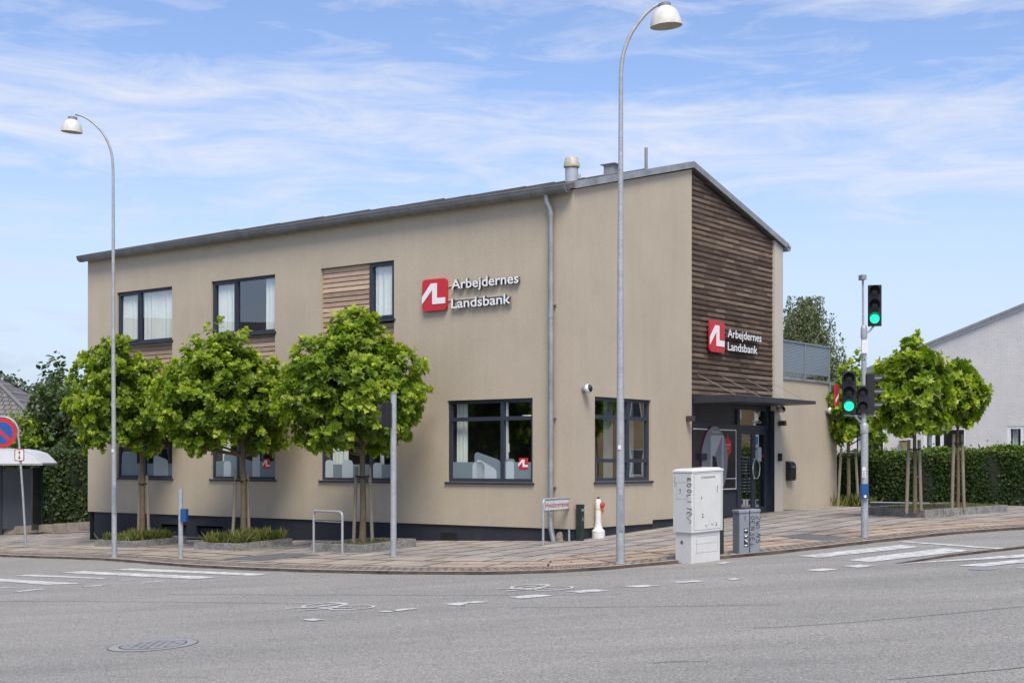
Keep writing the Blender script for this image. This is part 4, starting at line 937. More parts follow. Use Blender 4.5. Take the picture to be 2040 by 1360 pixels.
# ------------------------------------------------------------------ wall-mounted things
def wall_sign(fr, lx0, lx1, ly0, ly1, tx0, tx1, ty, ty2, cap, label, out, tw2, bar=False):
    o = out
    a0, zb = fr.at(lx0, ly1, o); a1, zt_ = fr.at(lx1, ly0, o); 
    if fr is L: zc = fr.at((lx0 + lx1) / 2, (ly0 + ly1) / 2, o)[1]
    else: zc = fr.at((lx0 + lx1) / 2, (ly0 + ly1) / 2, o)[1]
    s = a1 - a0; z0, z1 = zc - s / 2, zc + s / 2
    th = Thing('bank_sign', label, 'sign', fr.P(a0, z0, 0), group='illuminated letter signs on the building')
    mb = MB(); p = rpoly(fr, a0, a1, z0, z1, s * .12, .03); mb.poly(p, fr.n * (o - .03)); lp = th.part('logo_panel', mb, red_m)
    mb = MB(); logo(mb, fr, a0, z0, s, s, o + .012, .011); th.part('logo_emblem', mb, letter_m, lp)
    mb = MB(); mb.box(fr, a0 + .2 * s, fr.a(tx1, o) - .2, z0 + s * .72, z0 + s * .76, .001, .028); mb.box(fr, a0 + .2 * s, fr.a(tx1, o) - .4, z0 + s * .28, z0 + s * .32, .001, .028); th.part('mounting_rail', mb, stucco_pale if bar else blackmatte)
    b0 = fr.a(tx0, o); b1 = fr.a(tx1, o); b2 = fr.a(tw2, o)
    for body, bb, y in (('Arbejdernes', b1, ty), ('Landsbank', b2, ty2)):
        zz = fr.at(tx0, y, o)[1]; mb = MB(); put_text(mb, fr, body, b0, zz, bb - b0, cap, o, .07, bold=.012, side=1); th.part('lettering', mb, [letter_m, letter_side])
    return th
wall_sign(L, 841, 889, 557, 617, 899, 1033, 576, 614, .235, 'red square sign with white letters on the plain beige wall left of the downpipe', .10, 1017, True)
wall_sign(E, 1414, 1444, 643, 698, 1450, 1517, 671, 697, .225, 'red square sign with white letters on the brown timber gable above the entrance', .07, 1509)
def dome_cam(fr, px, py, label):
    a, z = fr.at(px, py, .14); th = Thing('security_camera', label, 'camera', fr.P(a, z, 0), group='dome cameras on the building')
    mb = MB(); mb.lathe(fr.P(a, z, 0.0), [(.0, 0), (.085, 0), (.085, .05), (.06, .06), (.055, .10)], 16, axis=fr.n); th.part('bracket', mb, galv_d, smooth=True)
    c = fr.P(a, z, .13); mb = MB(); ax = (fr.n + Vector((0, 0, .25))).normalized(); mb.lathe(c, [(.0, -.075), (.06, -.065), (.095, -.03), (.105, .0), (.105, .03), (.085, .06)], 20, axis=ax); th.part('housing', mb, white_p, smooth=True)
    mb = MB(); mb.lathe(c + ax * .045 - Vector((0, 0, .01)), [(.082, -.02), (.075, .03), (.05, .055), (.0, .07)], 16, axis=(ax + Vector((.5, 0, -.2))).normalized()); th.part('lens_dome', mb, black, smooth=True)
dome_cam(E, 1172, 774, 'white dome camera high on the beige wall between downpipe and tall lamp post')
dome_cam(E, 1558, 815, 'white dome camera under the right end of the entrance canopy')
dome_cam(E, 1655, 818, 'white dome camera at the far right edge of the low annex wall')
def wall_light(fr, px, py, label):
    a, z = fr.at(px, py, .08); mb = MB(); th = Thing('wall_light', label, 'wall light', fr.P(a, z, 0), group='square wall lights beside the entrance')
    mb.box(fr, a - .05, a + .05, z - .06, z + .06, 0.0, .03); th.part('mount', mb, blackmatte)
    mb = MB(); mb.bbox(fr, a - .075, a + .075, z - .065, z + .075, .03, .2, .008); th.part('housing', mb, mat('lamp_brown', (.05, .042, .04), .5))
wall_light(E, 1374, 834, 'small square brown wall light left of the entrance')
wall_light(E, 1557, 843, 'small square brown wall light right of the entrance under the canopy')
a, z_ = E.at(1655, 780, .03); th = Thing('antenna_box', 'small grey box with a vertical rod near the top right corner of the annex wall', 'box', E.P(a, z_, 0))
mb = MB(); mb.bbox(E, a - .09, a + .09, z_ - .02, z_ + .24, .0, .07); th.part('housing', mb, galv_d); mb = MB(); mb.tube([E.P(a, z_ - .02, .04), E.P(a, z_ - .65, .04)], .014, 6); th.part('rod', mb, galv_d)
a, z_ = E.at(1577, 938, .1); th = Thing('mailbox', 'black rounded mailbox on the beige annex wall right of the glass door', 'mailbox', E.P(a, z_, 0))
mb = MB(); pr = []
for k in range(9): t = R(90 * k / 8); pr.append((.16 - .12 * (1 - math.sin(t)) , .29 - .14 + .14 * math.cos(R(90) - t) if 0 else .15 + .12 * math.sin(t)))
prof = [(0.0, -.27), (.13, -.27), (.16, -.22), (.165, .12), (.15, .20), (.10, .26), (0.0, .285)]
mb.poly([E.P(a - .17, z_ + y, x) for x, y in prof], E.d * .34); th.part('body', mb, black)
mb = MB(); mb.box(E, a - .15, a + .15, z_ + .12, z_ + .135, .16, .172); mb.box(E, a + .02, a + .06, z_ + .09, z_ + .11, .163, .172); th.part('slot', mb, galv_d)
a, z_ = E.at(1551, 911, -.0); mb = MB(); mb.bbox(E, a - .05, a + .05, z_ - .1, z_ + .12, 0, .10); single('card_terminal', mb, black, 'small black access box on the wall edge beside the glass door', 'access box', E.P(a, z_, 0))

# ------------------------------------------------------------------ leaves
PL = np.array([(0, 0), (.16, .10), (.52, .12), (.40, .33), (.56, .60), (.26, .58), (.20, .74), (0, 1.0)])
SL = np.array([(0, 0), (.22, .3), (.2, .65), (0, 1)])
def leaves(P, D, Nn, size, half, tint, fold=.25):
    """P base points, D directions base->tip, Nn face normals"""
    mb = MB(); D = D / np.linalg.norm(D, axis=1, keepdims=True); Sx = np.cross(D, Nn); Sx /= np.linalg.norm(Sx, axis=1, keepdims=True) + 1e-9; Nn = np.cross(Sx, D)
    k = len(half); n = len(P); size = size[:, None, None]
    allv = []
    for sg in (1, -1):
        h = half.copy(); x = h[:, 0][None, :, None] * sg; y = h[:, 1][None, :, None]
        lift = (np.abs(h[:, 0]) * fold - .18 * h[:, 1] ** 2)[None, :, None]
        allv.append(P[:, None, :] + size * (x * Sx[:, None, :] + y * D[:, None, :] + lift * Nn[:, None, :]))
    V = np.concatenate(allv, axis=1).reshape(-1, 3)
    mb.v = V
    f = []; 
    for i in range(n):
        b = i * 2 * k; f.append(tuple(range(b, b + k))); f.append(tuple(range(b + 2 * k - 1, b + k - 1, -1)))
    mb.f = f; mb.m = [0] * len(f); mb.tint = np.repeat(tint, 2).astype(float)
    return mb
def link_np(name, mb, mat_, th):
    me = bpy.data.meshes.new(name); me.from_pydata(mb.v.tolist(), [], mb.f); me.materials.append(mat_)
    a_ = me.attributes.new('tint', 'FLOAT', 'FACE'); a_.data.foreach_set('value', mb.tint); me.update()
    o = bpy.data.objects.new(name, me); COL.objects.link(o)
    if th is not None: o.parent = th
    return o
def crown_mb(rng, cx, cz, rx, rz, ncl, per, ls, inner=.3, flat=.0, bumps=10, half=PL, up=.5, squash=None, top=None, lump=.22, spread=.17):
    B = rng.normal(size=(bumps, 3)); B /= np.linalg.norm(B, axis=1, keepdims=True); Ba = rng.uniform(-lump * .8, lump, bumps)
    c = rng.normal(size=(ncl, 3)); c /= np.linalg.norm(c, axis=1, keepdims=True)
    rad = np.where(rng.random(ncl) < inner, rng.uniform(.45, .85, ncl), rng.uniform(.88, 1.04, ncl))
    lumpf = 1 + (np.maximum(0, c @ B.T - .55) / .45 * Ba).sum(axis=1)
    e = c.copy()
    if flat: e[:, 2] = np.where(e[:, 2] < 0, np.maximum(e[:, 2], -1) * (1 - flat), e[:, 2])
    ctr = e * rad[:, None] * lumpf[:, None] * np.array([rx, rx, rz])
    if top is not None:   # conical upper part
        zz = ctr[:, 2] / rz; k = np.where(zz > 0, 1 - top * zz, 1); ctr[:, 0] *= k; ctr[:, 1] *= k
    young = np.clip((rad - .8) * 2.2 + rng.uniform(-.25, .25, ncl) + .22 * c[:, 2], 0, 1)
    idx = np.repeat(np.arange(ncl), per); n = len(idx)
    o = c[idx]; t = rng.normal(size=(n, 3)); t -= (t * o).sum(1, keepdims=True) * o; t /= np.linalg.norm(t, axis=1, keepdims=True)
    D = o * rng.uniform(.1, .75, n)[:, None] + t * rng.uniform(.5, 1, n)[:, None] + np.array([0, 0, -.10]) * rng.uniform(0, 1, n)[:, None]
    Nn = o * .65 + np.array([0, 0, up + .3]) + rng.normal(size=(n, 3)) * .38
    P = ctr[idx] + rng.normal(size=(n, 3)) * spread * .45 + o * rng.uniform(-spread, spread * .6, n)[:, None]
    P += np.array([cx, 0, cz])
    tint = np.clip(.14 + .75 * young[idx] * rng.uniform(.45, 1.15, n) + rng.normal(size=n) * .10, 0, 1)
    return leaves(P, D, Nn, ls * rng.uniform(.7, 1.3, n), half, tint), ctr + np.array([cx, 0, cz])
def lobed_crown(rng, box, ncl, per, ls, lobes=15, inner=.25, sparse=.0):
    (xa, xb), (za, zb) = box; cx, cz = (xa + xb) / 2, (za + zb) / 2; rx, rz = (xb - xa) / 2, (zb - za) / 2
    Lc = []; Lr = []
    for cnt, h0, rd in ((7, -.58, .58), (9, -.18, .76), (7, .22, .58), (4, .52, .30), (1, .80, .04)):
        a0_ = rng.uniform(0, 6.28)
        for k in range(cnt):
            a = a0_ + 6.283 * (k + rng.uniform(-.25, .25)) / cnt; h = h0 + rng.uniform(-.12, .12); rad = rd * rng.uniform(.86, 1.14)
            Lc.append((math.cos(a) * rad * rx, math.sin(a) * rad * rx, h * rz)); Lr.append(rng.uniform(.28, .42) * rx * (1 if h < .45 else .8))
    Lc.append((0, 0, -.1 * rz)); Lr.append(rx * .62); Lc = np.array(Lc); Lr = np.array(Lr)
    pr = Lr ** 2 / (Lr ** 2).sum(); C_ = []; O_ = []; Dp = []
    while len(C_) < ncl:
        i = rng.choice(len(Lr), p=pr); d = rng.normal(size=3); d /= np.linalg.norm(d)
        f = rng.uniform(.9, 1.12) if rng.random() > inner else rng.uniform(.5, .9)
        p = Lc[i] + d * Lr[i] * f * np.array([1, 1, .9]); q = np.linalg.norm((p - Lc) / Lr[:, None], axis=1); q[i] = 9
        dep_ = q.min()
        if dep_ < .62 and rng.random() < .85: continue
        if d[2] < -.7 and rng.random() < .3: continue
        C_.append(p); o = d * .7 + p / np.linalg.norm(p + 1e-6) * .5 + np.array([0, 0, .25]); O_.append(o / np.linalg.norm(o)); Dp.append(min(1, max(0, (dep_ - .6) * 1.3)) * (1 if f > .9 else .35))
    C_ = np.array(C_); O_ = np.array(O_); Dp = np.array(Dp); idx = np.repeat(np.arange(len(C_)), per); n = len(idx); o = O_[idx]
    t = rng.normal(size=(n, 3)); t -= (t * o).sum(1, keepdims=True) * o; t /= np.linalg.norm(t, axis=1, keepdims=True)
    ax = rng.uniform(0, 1, n)                      # position along the shoot: tip leaves small, upright and fresh
    D = o * (.15 + .9 * ax)[:, None] + t * (1.0 - .35 * ax)[:, None] - np.array([0, 0, .35]) * ((1 - ax) * rng.uniform(0, 1, n))[:, None]
    Nn = o * .8 + np.array([0, 0, .55]) - t * .25 + rng.normal(size=(n, 3)) * .30
    P = C_[idx] + o * (ax * .20 - .13)[:, None] + rng.normal(size=(n, 3)) * .035 + t * .02 + np.array([cx, 0, cz])
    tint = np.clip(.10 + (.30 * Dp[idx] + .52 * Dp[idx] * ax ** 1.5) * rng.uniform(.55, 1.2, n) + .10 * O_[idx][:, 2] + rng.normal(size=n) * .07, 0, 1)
    g = leaves(P, D, Nn, ls * (1.25 - .55 * ax) * rng.uniform(.75, 1.25, n), PL, tint, fold=.35)
    return g, C_ + np.array([cx, 0, cz])
def limb(mb, a, b, r0, r1, rng, n=5, w=.05):
    a = Vector(a); b = Vector(b); pts = []; rs = []
    for i in range(n + 1):
        t = i / n; p = a.lerp(b, t) + Vector((rng.normal() * w, rng.normal() * w, 0)) * (1 if 0 < i < n else 0); pts.append(p); rs.append(r0 + (r1 - r0) * t)
    mb.tube(pts, rs, 8)
def fit(g, box):
    v = g.v; 
    for ax, (lo, hi) in ((0, box[0]), (2, box[1])):
        a, b = np.percentile(v[:, ax], .15), np.percentile(v[:, ax], 99.85); v[:, ax] = (v[:, ax] - a) / (b - a) * (hi - lo) + lo
    v[:, 1] *= .80
def ptree(base, label, seed, xl, xr, yt, yb, **k):
    X = lambda x: at(x, 0, base.y).x - base.x; Z = lambda y: at(0, y, base.y).z - base.z
    box = ((X(xl), X(xr)), (Z(yb), Z(yt))); H0 = Z(yb); ch = Z(yt) - Z(yb); cw = X(xr) - X(xl)
    return plane_tree(base, label, seed, H0, cw, ch, off=(X(xl) + X(xr)) / 2, box=box, **k)
def plane_tree(base, label, seed, H0, cw, ch, ncl=330, per=13, ls=.142, stakes=((-.22, .1), (.2, -.1)), stake_h=1.75, lean=0, trunk_r=.075, top=.35, flat=.15, off=0, lump=.22, dens_inner=.3, group='pollarded street trees', box=None, lobes=26):
    rng = np.random.default_rng(seed)
    th = Thing('plane_tree', label, 'tree', base, local=True, group=group)
    mb = MB(); top_p = Vector((lean + off, 0, H0 + ch * .5)); 
    pts = [Vector((0, 0, -.05)), Vector((.012, 0, .4)), Vector((lean * .3 + .015, .01, H0 * .45)), Vector((lean * .7, 0, H0 * .8)), Vector((lean, 0, H0 + .2)), Vector((lean, 0, H0 + ch * .35))]
    mb.tube(pts, [trunk_r * 1.25, trunk_r, trunk_r * .95, trunk_r * .85, trunk_r * .8, trunk_r * .45], 12)
    cr_, ctr = crown_mb(rng, lean + off, H0 + ch / 2, cw / 2, ch / 2, ncl, per, ls, flat=flat, top=top, lump=lump, inner=dens_inner)
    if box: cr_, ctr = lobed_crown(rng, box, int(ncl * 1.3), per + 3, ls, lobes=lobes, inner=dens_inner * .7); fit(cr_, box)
    pick = rng.choice(len(ctr), 34, replace=False)
    for i in pick:
        e = Vector(ctr[i]); s_ = Vector((lean, 0, min(H0 + ch * .4, max(H0 - .05, e.z - .5 * math.hypot(e.x, e.y))))); limb(mb, s_, s_.lerp(e, .95), trunk_r * .42, .010, rng)
    th.part('trunk', mb, bark, smooth=True)
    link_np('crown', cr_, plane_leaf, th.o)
    for (x, y) in stakes:
        mb = MB(); tx = x * .72 + lean * .4; mb.tube([(x * 1.05, y, -.05), (tx, y * .8, stake_h)], .042, 9); th.part('stake', mb, stake_m, smooth=False)
        mb = MB(); zz = stake_h - .22; mb.tube([(tx + (x * .3 * .2), y * .85 - .05, zz), (lean * .5, -.09, zz - .03), (lean * .5, .09, zz - .02), (tx, y * .85 + .05, zz)], .018, 6); th.part('tie', mb, strap_m)
    return th

# ------------------------------------------------------------------ planters, trees on the left
def tuft(mb, c, rng, n, h, spread):
    pass
def planter(pl, pf, pr, hgt, label, soil_dz=-.035, plants=None, seed=1, group='granite tree planters'):
    A_, B_, C_ = ground(*pl), ground(*pf), ground(*pr); D_ = A_ + C_ - B_
    cen = (A_ + C_) / 2; zt_ = max(p.z for p in (A_, B_, C_)) + hgt; zt_ = cen.z + hgt
    th = Thing('tree_planter', label, 'planter', Vector((cen.x, cen.y, G(cen.x, cen.y))), group=group)
    Q = [A_, B_, C_, D_]; w = .13; mb = MB()
    inn = []
    for i in range(4):
        p, a, b = Q[i], (Q[i - 1] - Q[i]), (Q[(i + 1) % 4] - Q[i]); a.z = b.z = 0; inn.append(p + a.normalized() * w + b.normalized() * w)
    for i in range(4):
        j = (i + 1) % 4; n = max(1, round((Q[j] - Q[i]).length / .9))
        for k in range(n):
            t0, t1 = k / n + (.004 if k else 0), (k + 1) / n
            o0, o1, i0, i1 = Q[i].lerp(Q[j], t0), Q[i].lerp(Q[j], t1), inn[i].lerp(inn[j], t0), inn[i].lerp(inn[j], t1)
            s = lambda p, zz: (p.x, p.y, zz)
            zb = lambda p: G(p.x, p.y) - .05; zh2 = lambda p: G(p.x, p.y) + hgt
            # rough-hewn face
            m_ = 6
            for q in range(m_):
                u0, u1 = q / m_, (q + 1) / m_; a0, a1, b0, b1 = o0.lerp(o1, u0), o0.lerp(o1, u1), i0.lerp(i1, u0), i0.lerp(i1, u1)
                mb.hexa([s(a0, zb(a0)), s(a1, zb(a1)), s(b1, zb(b1)), s(b0, zb(b0)), s(a0.lerp(b0, .06), zh2(a0)), s(a1.lerp(b1, .06), zh2(a1)), s(b1, zh2(b1)), s(b0, zh2(b0))])
    th.part('kerb_stones', mb, granite)
    mb = MB(); mb.add([(p.x, p.y, G(p.x, p.y) + hgt + soil_dz) for p in inn], [(0, 1, 2, 3)]); th.part('soil', mb, soil_m)
    if plants:
        rng = np.random.default_rng(seed); Pn = []; n = plants[0]
        u = rng.random(n); v = rng.random(n); A2, B2, D2 = inn[0], inn[1], inn[3]
        # clumps
        cc = rng.random((plants[3], 2)); ci = rng.integers(0, plants[3], n); u = np.clip(cc[ci, 0] + rng.normal(size=n) * .07, 0, 1); v = np.clip(cc[ci, 1] + rng.normal(size=n) * .07, 0, 1)
        P = np.array([list(A2 + (B2 - A2) * a + (D2 - A2) * b) for a, b in zip(u, v)]); P[:, 2] += hgt + soil_dz
        D = np.stack([rng.normal(size=n) * .55, rng.normal(size=n) * .55, np.ones(n)], 1); Nn = rng.normal(size=(n, 3))
        g = leaves(P, D, Nn, plants[1] * rng.uniform(.5, 1.2, n), SL * np.array([.35, 1]), np.clip(rng.random(n) * .7 + .3 * rng.random(plants[3])[ci], 0, 1))
        g.v = g.v - np.array([cen.x, cen.y, G(cen.x, cen.y)])
        o = link_np('plants', g, grass_leaf, th.o)
    return th, cen
pa, ca = planter((187, 1087), (262, 1091), (372, 1080), .17, 'granite planter with grassy tufts under the leftmost street tree', plants=(900, .28, 0, 26), seed=1)
pb, cb = planter((385, 1093), (470, 1097), (583, 1085), .17, 'granite planter with reddish tufts under the middle street tree', plants=(1100, .32, 0, 26), seed=2)
pc, cc_ = planter((619, 1097), (722, 1101), (829, 1087), .17, 'low granite planter with bare soil behind the metal hoop stand', plants=(220, .10, 0, 14), seed=3)
def tb(px, py, h=.135):
    p = ground(px, py, h); p.z = G(p.x, p.y) + h; return p
ptree(tb(283, 1071), 'leafy staked street tree nearest the left end of the building', 11, 130, 350, 672, 905, ncl=560, stakes=((-.14, .16), (.17, .05)), lump=.22, top=.35, flat=.1)
ptree(tb(484, 1076), 'leafy staked street tree in the middle of the three before the long beige wall', 22, 312, 580, 652, 905, ncl=700, stakes=((-.26, .05), (.12, .16)), top=.45, flat=.1, lump=.26)
ptree(tb(722, 1080), 'leafy staked street tree left of the big ground-floor window, largest crown of the row', 35, 542, 850, 620, 902, ncl=740, stakes=((-.20, .05), (.22, .0)), top=.5, flat=.1, lump=.26)

# ------------------------------------------------------------------ street lamps
def street_lamp(label, base_px, path, head, r0, r1, hw, side):
    b = ground(*base_px); th = Thing('street_lamp', label, 'street lamp', b, group='curved grey street lamps')
    Y = b.y; pts = [at(x, y, Y) for x, y in path]; pts[0].z = b.z - .05
    body = [pts[0], pts[0].lerp(pts[1], .5), pts[1], pts[1].lerp(pts[2], .5), pts[2].lerp(pts[1], .06)]; cur = [None] + catmull(pts[2:], 5)
    P = body + cur[1:]; n = len(P); L_ = [0]
    for a_, b_ in zip(P, P[1:]): L_.append(L_[-1] + (b_ - a_).length)
    mb = MB(); mb.tube(P, [r0 + (r1 - r0) * l / L_[-1] for l in L_], 14)
    th.part('pole', mb, galv, smooth=True)
    c = at(head[0], head[1], Y); h = hw * 1.0
    tilt = Vector((side * .08, -.05, 1)).normalized()
    mb = MB(); mb.lathe(c, [(hw, -.12 * h), (hw * .97, .15 * h), (hw * .86, .55 * h), (hw * .66, .88 * h), (hw * .38, 1.08 * h), (.10, 1.14 * h)], 28, axis=tilt); mb.lathe(c, [(hw - .012, -.12 * h), (hw * .9, .2 * h)], 28, axis=tilt)
    th.part('lamp_shade', mb, mat('shade_cream', (.70, .69, .65), .5, col2=(.55, .53, .47), vscale=8) if 'shade_cream' not in MATS else MATS['shade_cream'], smooth=True)
    mb = MB(); mb.lathe(c, [(.001, -.07 * h), (hw - .014, -.07 * h)], 28, axis=tilt); th.part('diffuser', mb, MATS.get('diff') or mat('diff', (.30, .27, .22), .4, var=.2, vscale=15))
    mb = MB(); mb.lathe(c, [(.11, 1.12 * h), (.11, 1.28 * h), (.07, 1.36 * h), (.001, 1.38 * h)], 16, axis=tilt); th.part('cap', mb, galv_d, smooth=True)
    mb = MB(); q = b + Vector((.01, -r0 * .97, 0)); f_ = Fr(q, (1, 0, 0)); mb.box(f_, -.035, .035, .55, 1.2, 0, .012); th.part('service_door', mb, galv_d)
    mb = MB(); mb.box(f_, -.06, -.01, 2.0, 2.07, -.02, .004); th.part('sticker', mb, white_p)
    mb = MB(); mb.lathe(b, [(r0 * 1.5, -.04), (r0 * 1.5, .012), (r0 * 1.02, .03)], 18); th.part('foot_collar', mb, galv_d)
    return th
street_lamp('tall curved street lamp in front of the beige wall right of the downpipe', (1236, 1122), [(1236, 1124), (1236, 560), (1237, 150), (1241, 112), (1255, 72), (1279, 36), (1302, 15), (1322, 5)], (1327, 49), .078, .030, .285, -1)
street_lamp('curved street lamp at the left, in front of the leftmost street tree', (228, 1110), [(228, 1112), (226, 700), (225.5, 345), (222, 305), (208, 270), (188, 247), (168, 233), (150, 228)], (143, 261), .064, .026, .25, 1)

# ------------------------------------------------------------------ posts, hoops, small street furniture
p = ground(360, 1112); th = Thing('push_button_post', 'short grey metal post with a blue push-button box near the left kerb', 'post', p)
h = at(360, 974, p.y).z; mb = MB(); mb.tube([(p.x, p.y, p.z - .05), (p.x, p.y, h)], .054, 16); mb.tube([(p.x + .05, p.y - .02, p.z + .22), (p.x + .05, p.y - .02, p.z + .5)], .012, 6); th.part('post', mb, galv, smooth=True)
f_ = Fr((p.x + .075, p.y - .05, 0), (1, -.25, 0)); z0 = at(366, 1038, p.y).z; mb = MB(); mb.bbox(f_, -.055, .085, z0, z0 + .29, -.09, .06, .015); th.part('push_button_box', mb, blue_m)
# tall pole with signal head
p = ground(784, 1107); th = Thing('signal_post', 'plain galvanised pole hiding a small black signal head, right of the third tree', 'traffic light', p)
h = at(784, 783, p.y).z; mb = MB(); mb.tube([(p.x, p.y, p.z - .05), (p.x, p.y, h)], .064, 18); th.part('pole', mb, galv, smooth=True)
mb = MB(); mb.lathe((p.x, p.y, h - .001), [(.066, -.03), (.066, .01), (.001, .012)], 16); th.part('pole_cap', mb, galv_d, smooth=True)
lens_off = mat('lens_off', (.03, .028, .028), .3); lens_red = mat('lens_dark_red', (.05, .02, .02), .3)
green_on = mat('green_lens', (.0, .35, .18), .3, emit=(.02, .92, .42), estr=1.15)
def signal_head(th, O, d, h=.95, w=.30, dep=.16, lit=True, count=3, vis=.20, fn=None, board=.02):
    """O = bottom centre of front face, d = direction to the right seen from the front"""
    f = Fr(O, d); z0 = O[2]; mb = MB(); mb.bbox(f, -w / 2, w / 2, z0, z0 + h, -dep, 0, .012)
    hd = th.part('signal_head', mb, black)
    pitch = h / count; r = min(pitch * .34, w * .40)
    for k in range(count):
        zc = z0 + pitch * (k + .5); c = f.P(0, zc, 0)
        on = lit and k == 0
        mb = MB(); mb.lathe(c, [(.001, .030), (r * .6, .024), (r, .004)], 20, axis=f.n); th.part('lens', mb, green_on if on else lens_off, hd, smooth=True)
        # visor: tube open below
        mb = MB(); seg = 18; b = len(mb.v)
        for (rr_, oo) in ((r * 1.12, 0), (r * 1.16, vis)):
            for j in range(seg + 1):
                t = R(-35 + 250 * j / seg); cut = 1.0 if oo == 0 else (.35 + .65 * max(0, math.sin(t)) ** .6 if math.sin(t) > 0 else .35)
                mb.v.append(tuple(f.P(rr_ * math.cos(t), zc + rr_ * math.sin(t), oo * cut)))
        for j in range(seg): mb.f.append((b + j, b + seg + 1 + j, b + seg + 2 + j, b + j + 1)); mb.m.append(0)
        vo = th.part('visor', mb, MATS.get('visor') or mat('visor', (.03, .03, .033), .35), hd, smooth=True)
    return hd
O = at(765, 851, p.y - .06); signal_head(th, (O.x, O.y - .05, O.z), (-.45, -.9, 0), h=.52, w=.2, count=2, lit=False, dep=.14, vis=.14)
mb = MB(); 
for zz in (O.z + .08, O.z + .44): mb.box(Fr(p, (1, 0, 0)), -.12, 0, zz, zz + .03, -.06, -.02)
th.part('bracket', mb, galv_d)
# cycle hoop
def hoop(name, label, cat, pl, pr, ytop, rad, sign=None, bar=None, group=None):
    a, b = ground(*pl), ground(*pr); th = Thing(name, label, cat, (a + b) / 2, group=group); zt_ = at((pl[0] + pr[0]) / 2, ytop, (a.y + b.y) / 2).z
    d = (b - a); d.z = 0; d.normalize(); rr_ = .10; pts = [a + Vector((0, 0, -.05)), Vector((a.x, a.y, zt_ - rr_))]
    for k in range(1, 6): t = R(90 * k / 6); pts.append(Vector((a.x, a.y, zt_ - rr_)) + d * rr_ * (1 - math.cos(t)) + Vector((0, 0, rr_ * math.sin(t))))
    pts.append(Vector((a.x, a.y, zt_)) + d * rr_); pts.append(Vector((b.x, b.y, zt_)) - d * rr_)
    for k in range(1, 6): t = R(90 * k / 6); pts.append(Vector((b.x, b.y, zt_)) - d * rr_ + d * rr_ * math.sin(t) - Vector((0, 0, rr_ * (1 - math.cos(t)))))
    pts += [Vector((b.x, b.y, zt_ - rr_)), b + Vector((0, 0, -.05))]
    mb = MB(); mb.tube(pts, rad, 10); th.part('frame', mb, galv, smooth=True)
    return th, a, b, zt_, d
th, a, b, zt_, d = hoop('bicycle_stand', 'grey metal hoop stand with a thin cross bar in front of the third planter', 'bicycle stand', (625, 1102), (682, 1104), 1018, .027)
mb = MB(); zz = at(655, 1037, a.y).z; mb.tube([Vector((a.x, a.y, zz)), Vector((b.x, b.y, zz))], .012, 8); th.part('cross_bar', mb, galv_d, smooth=True)
th, a, b, zt_, d = hoop('street_name_sign', 'low street name sign in a grey hoop frame beside the foot of the downpipe', 'sign', (1082, 1088), (1134, 1077), 993, .027)
f_ = Fr(a, d); W_ = ((b - a).length); hgt = .34; z0 = zt_ - .06 - hgt * .62
mb = MB(); z0 = at(1108, 1014, (a.y + b.y) / 2).z; z1 = at(1108, 996, (a.y + b.y) / 2).z
mb.poly([q for q in rpoly(f_, .04, W_ - .04, z0, z1, .03, .0)], f_.n * .02); pl_ = th.part('name_plate', mb, white_p)
mb = MB(); put_text(mb, f_, 'Hvidovrevej', .065, z0 + .05, W_ - .13, (z1 - z0) * .62, .024, 0, bold=.004); th.part('lettering', mb, mat('letter_red', (.42, .02, .02), .5), pl_)
mb = MB(); mb.tube([f_.P(0, z0 - .03), f_.P(W_, z0 - .03)], .010, 8); th.part('lower_bar', mb, galv_d)
# green cabinet, hydrant, stone
av_ = E.a(1155, .13); p = E.P(av_, 0, .13); p.z = G(p.x, p.y); f_ = Fr(p, RD); th = Thing('junction_box', 'narrow dark green junction box against the wall corner left of the white hydrant', 'utility box', p)
ztp = at(1155, 1005, p.y).z; mb = MB(); mb.bbox(f_, -.05, .085, p.z - .05, ztp - .03, -.07, .07, .01); th.part('body', mb, cab_green); mb = MB(); mb.bbox(f_, -.058, .093, ztp - .03, ztp + .01, -.078, .078, .012); th.part('lid', mb, cab_green)
mb = MB(); mb.box(f_, -.025, .06, ztp - .14, ztp - .09, .07, .073); th.part('label_plate', mb, mat('mint', (.18, .38, .30), .5)); mb = MB(); put_text(mb, f_, '8', -.005, ztp - .36, .05, .09, .073, 0); th.part('number', mb, galv)
p = ground(1192, 1071); th = Thing('hydrant', 'white standpipe hydrant with a red cap on a flared foot beside the wall', 'hydrant', p)
H = at(1192, 990, p.y).z - p.z; mb = MB(); mb.lathe(p, [(.150, -.05), (.150, .16), (.125, .19), (.095, .22), (.078, .28), (.068, .36), (.066, H - .12), (.060, H - .07), (.035, H - .04), (.001, H - .035)], 24); th.part('column', mb, white_p, smooth=True)
mb = MB(); mb.lathe(p + Vector((0, 0, H - .045)), [(.028, 0), (.028, .05), (.001, .05)], 8); th.part('top_nut', mb, blackmatte)
mb = MB(); c = p + Vector((.085, -.04, H - .17)); mb.lathe(c, [(.001, -.02), (.055, -.02), (.065, .02), (.05, .05), (.001, .06)], 16, axis=(.5, -.8, .1)); th.part('outlet_cap', mb, redlamp, smooth=True)
mb = MB(); mb.tube([c + Vector((0, 0, -.06)), c + Vector((.01, -.02, -.12)), c + Vector((.02, -.03, -.16))], [.03, .035, .02], 8); mb.tube([c + Vector((.01, -.02, -.16)), c + Vector((.0, -.03, -.21)), c + Vector((-.02, -.04, -.23))], .012, 6); th.part('drain_nozzle', mb, redlamp, smooth=True)
mb = MB(); mb.lathe(p + Vector((0, 0, H - .27)), [(.0675, -.018), (.070, 0), (.0675, .018)], 20); th.part('yellow_band', mb, yellow)
p = ground(1115, 1077); mb = MB(); rng = np.random.default_rng(5)
prof = [(.001, -.04), (.085, -.02), (.09, .08), (.075, .15), (.04, .19), (.001, .195)]
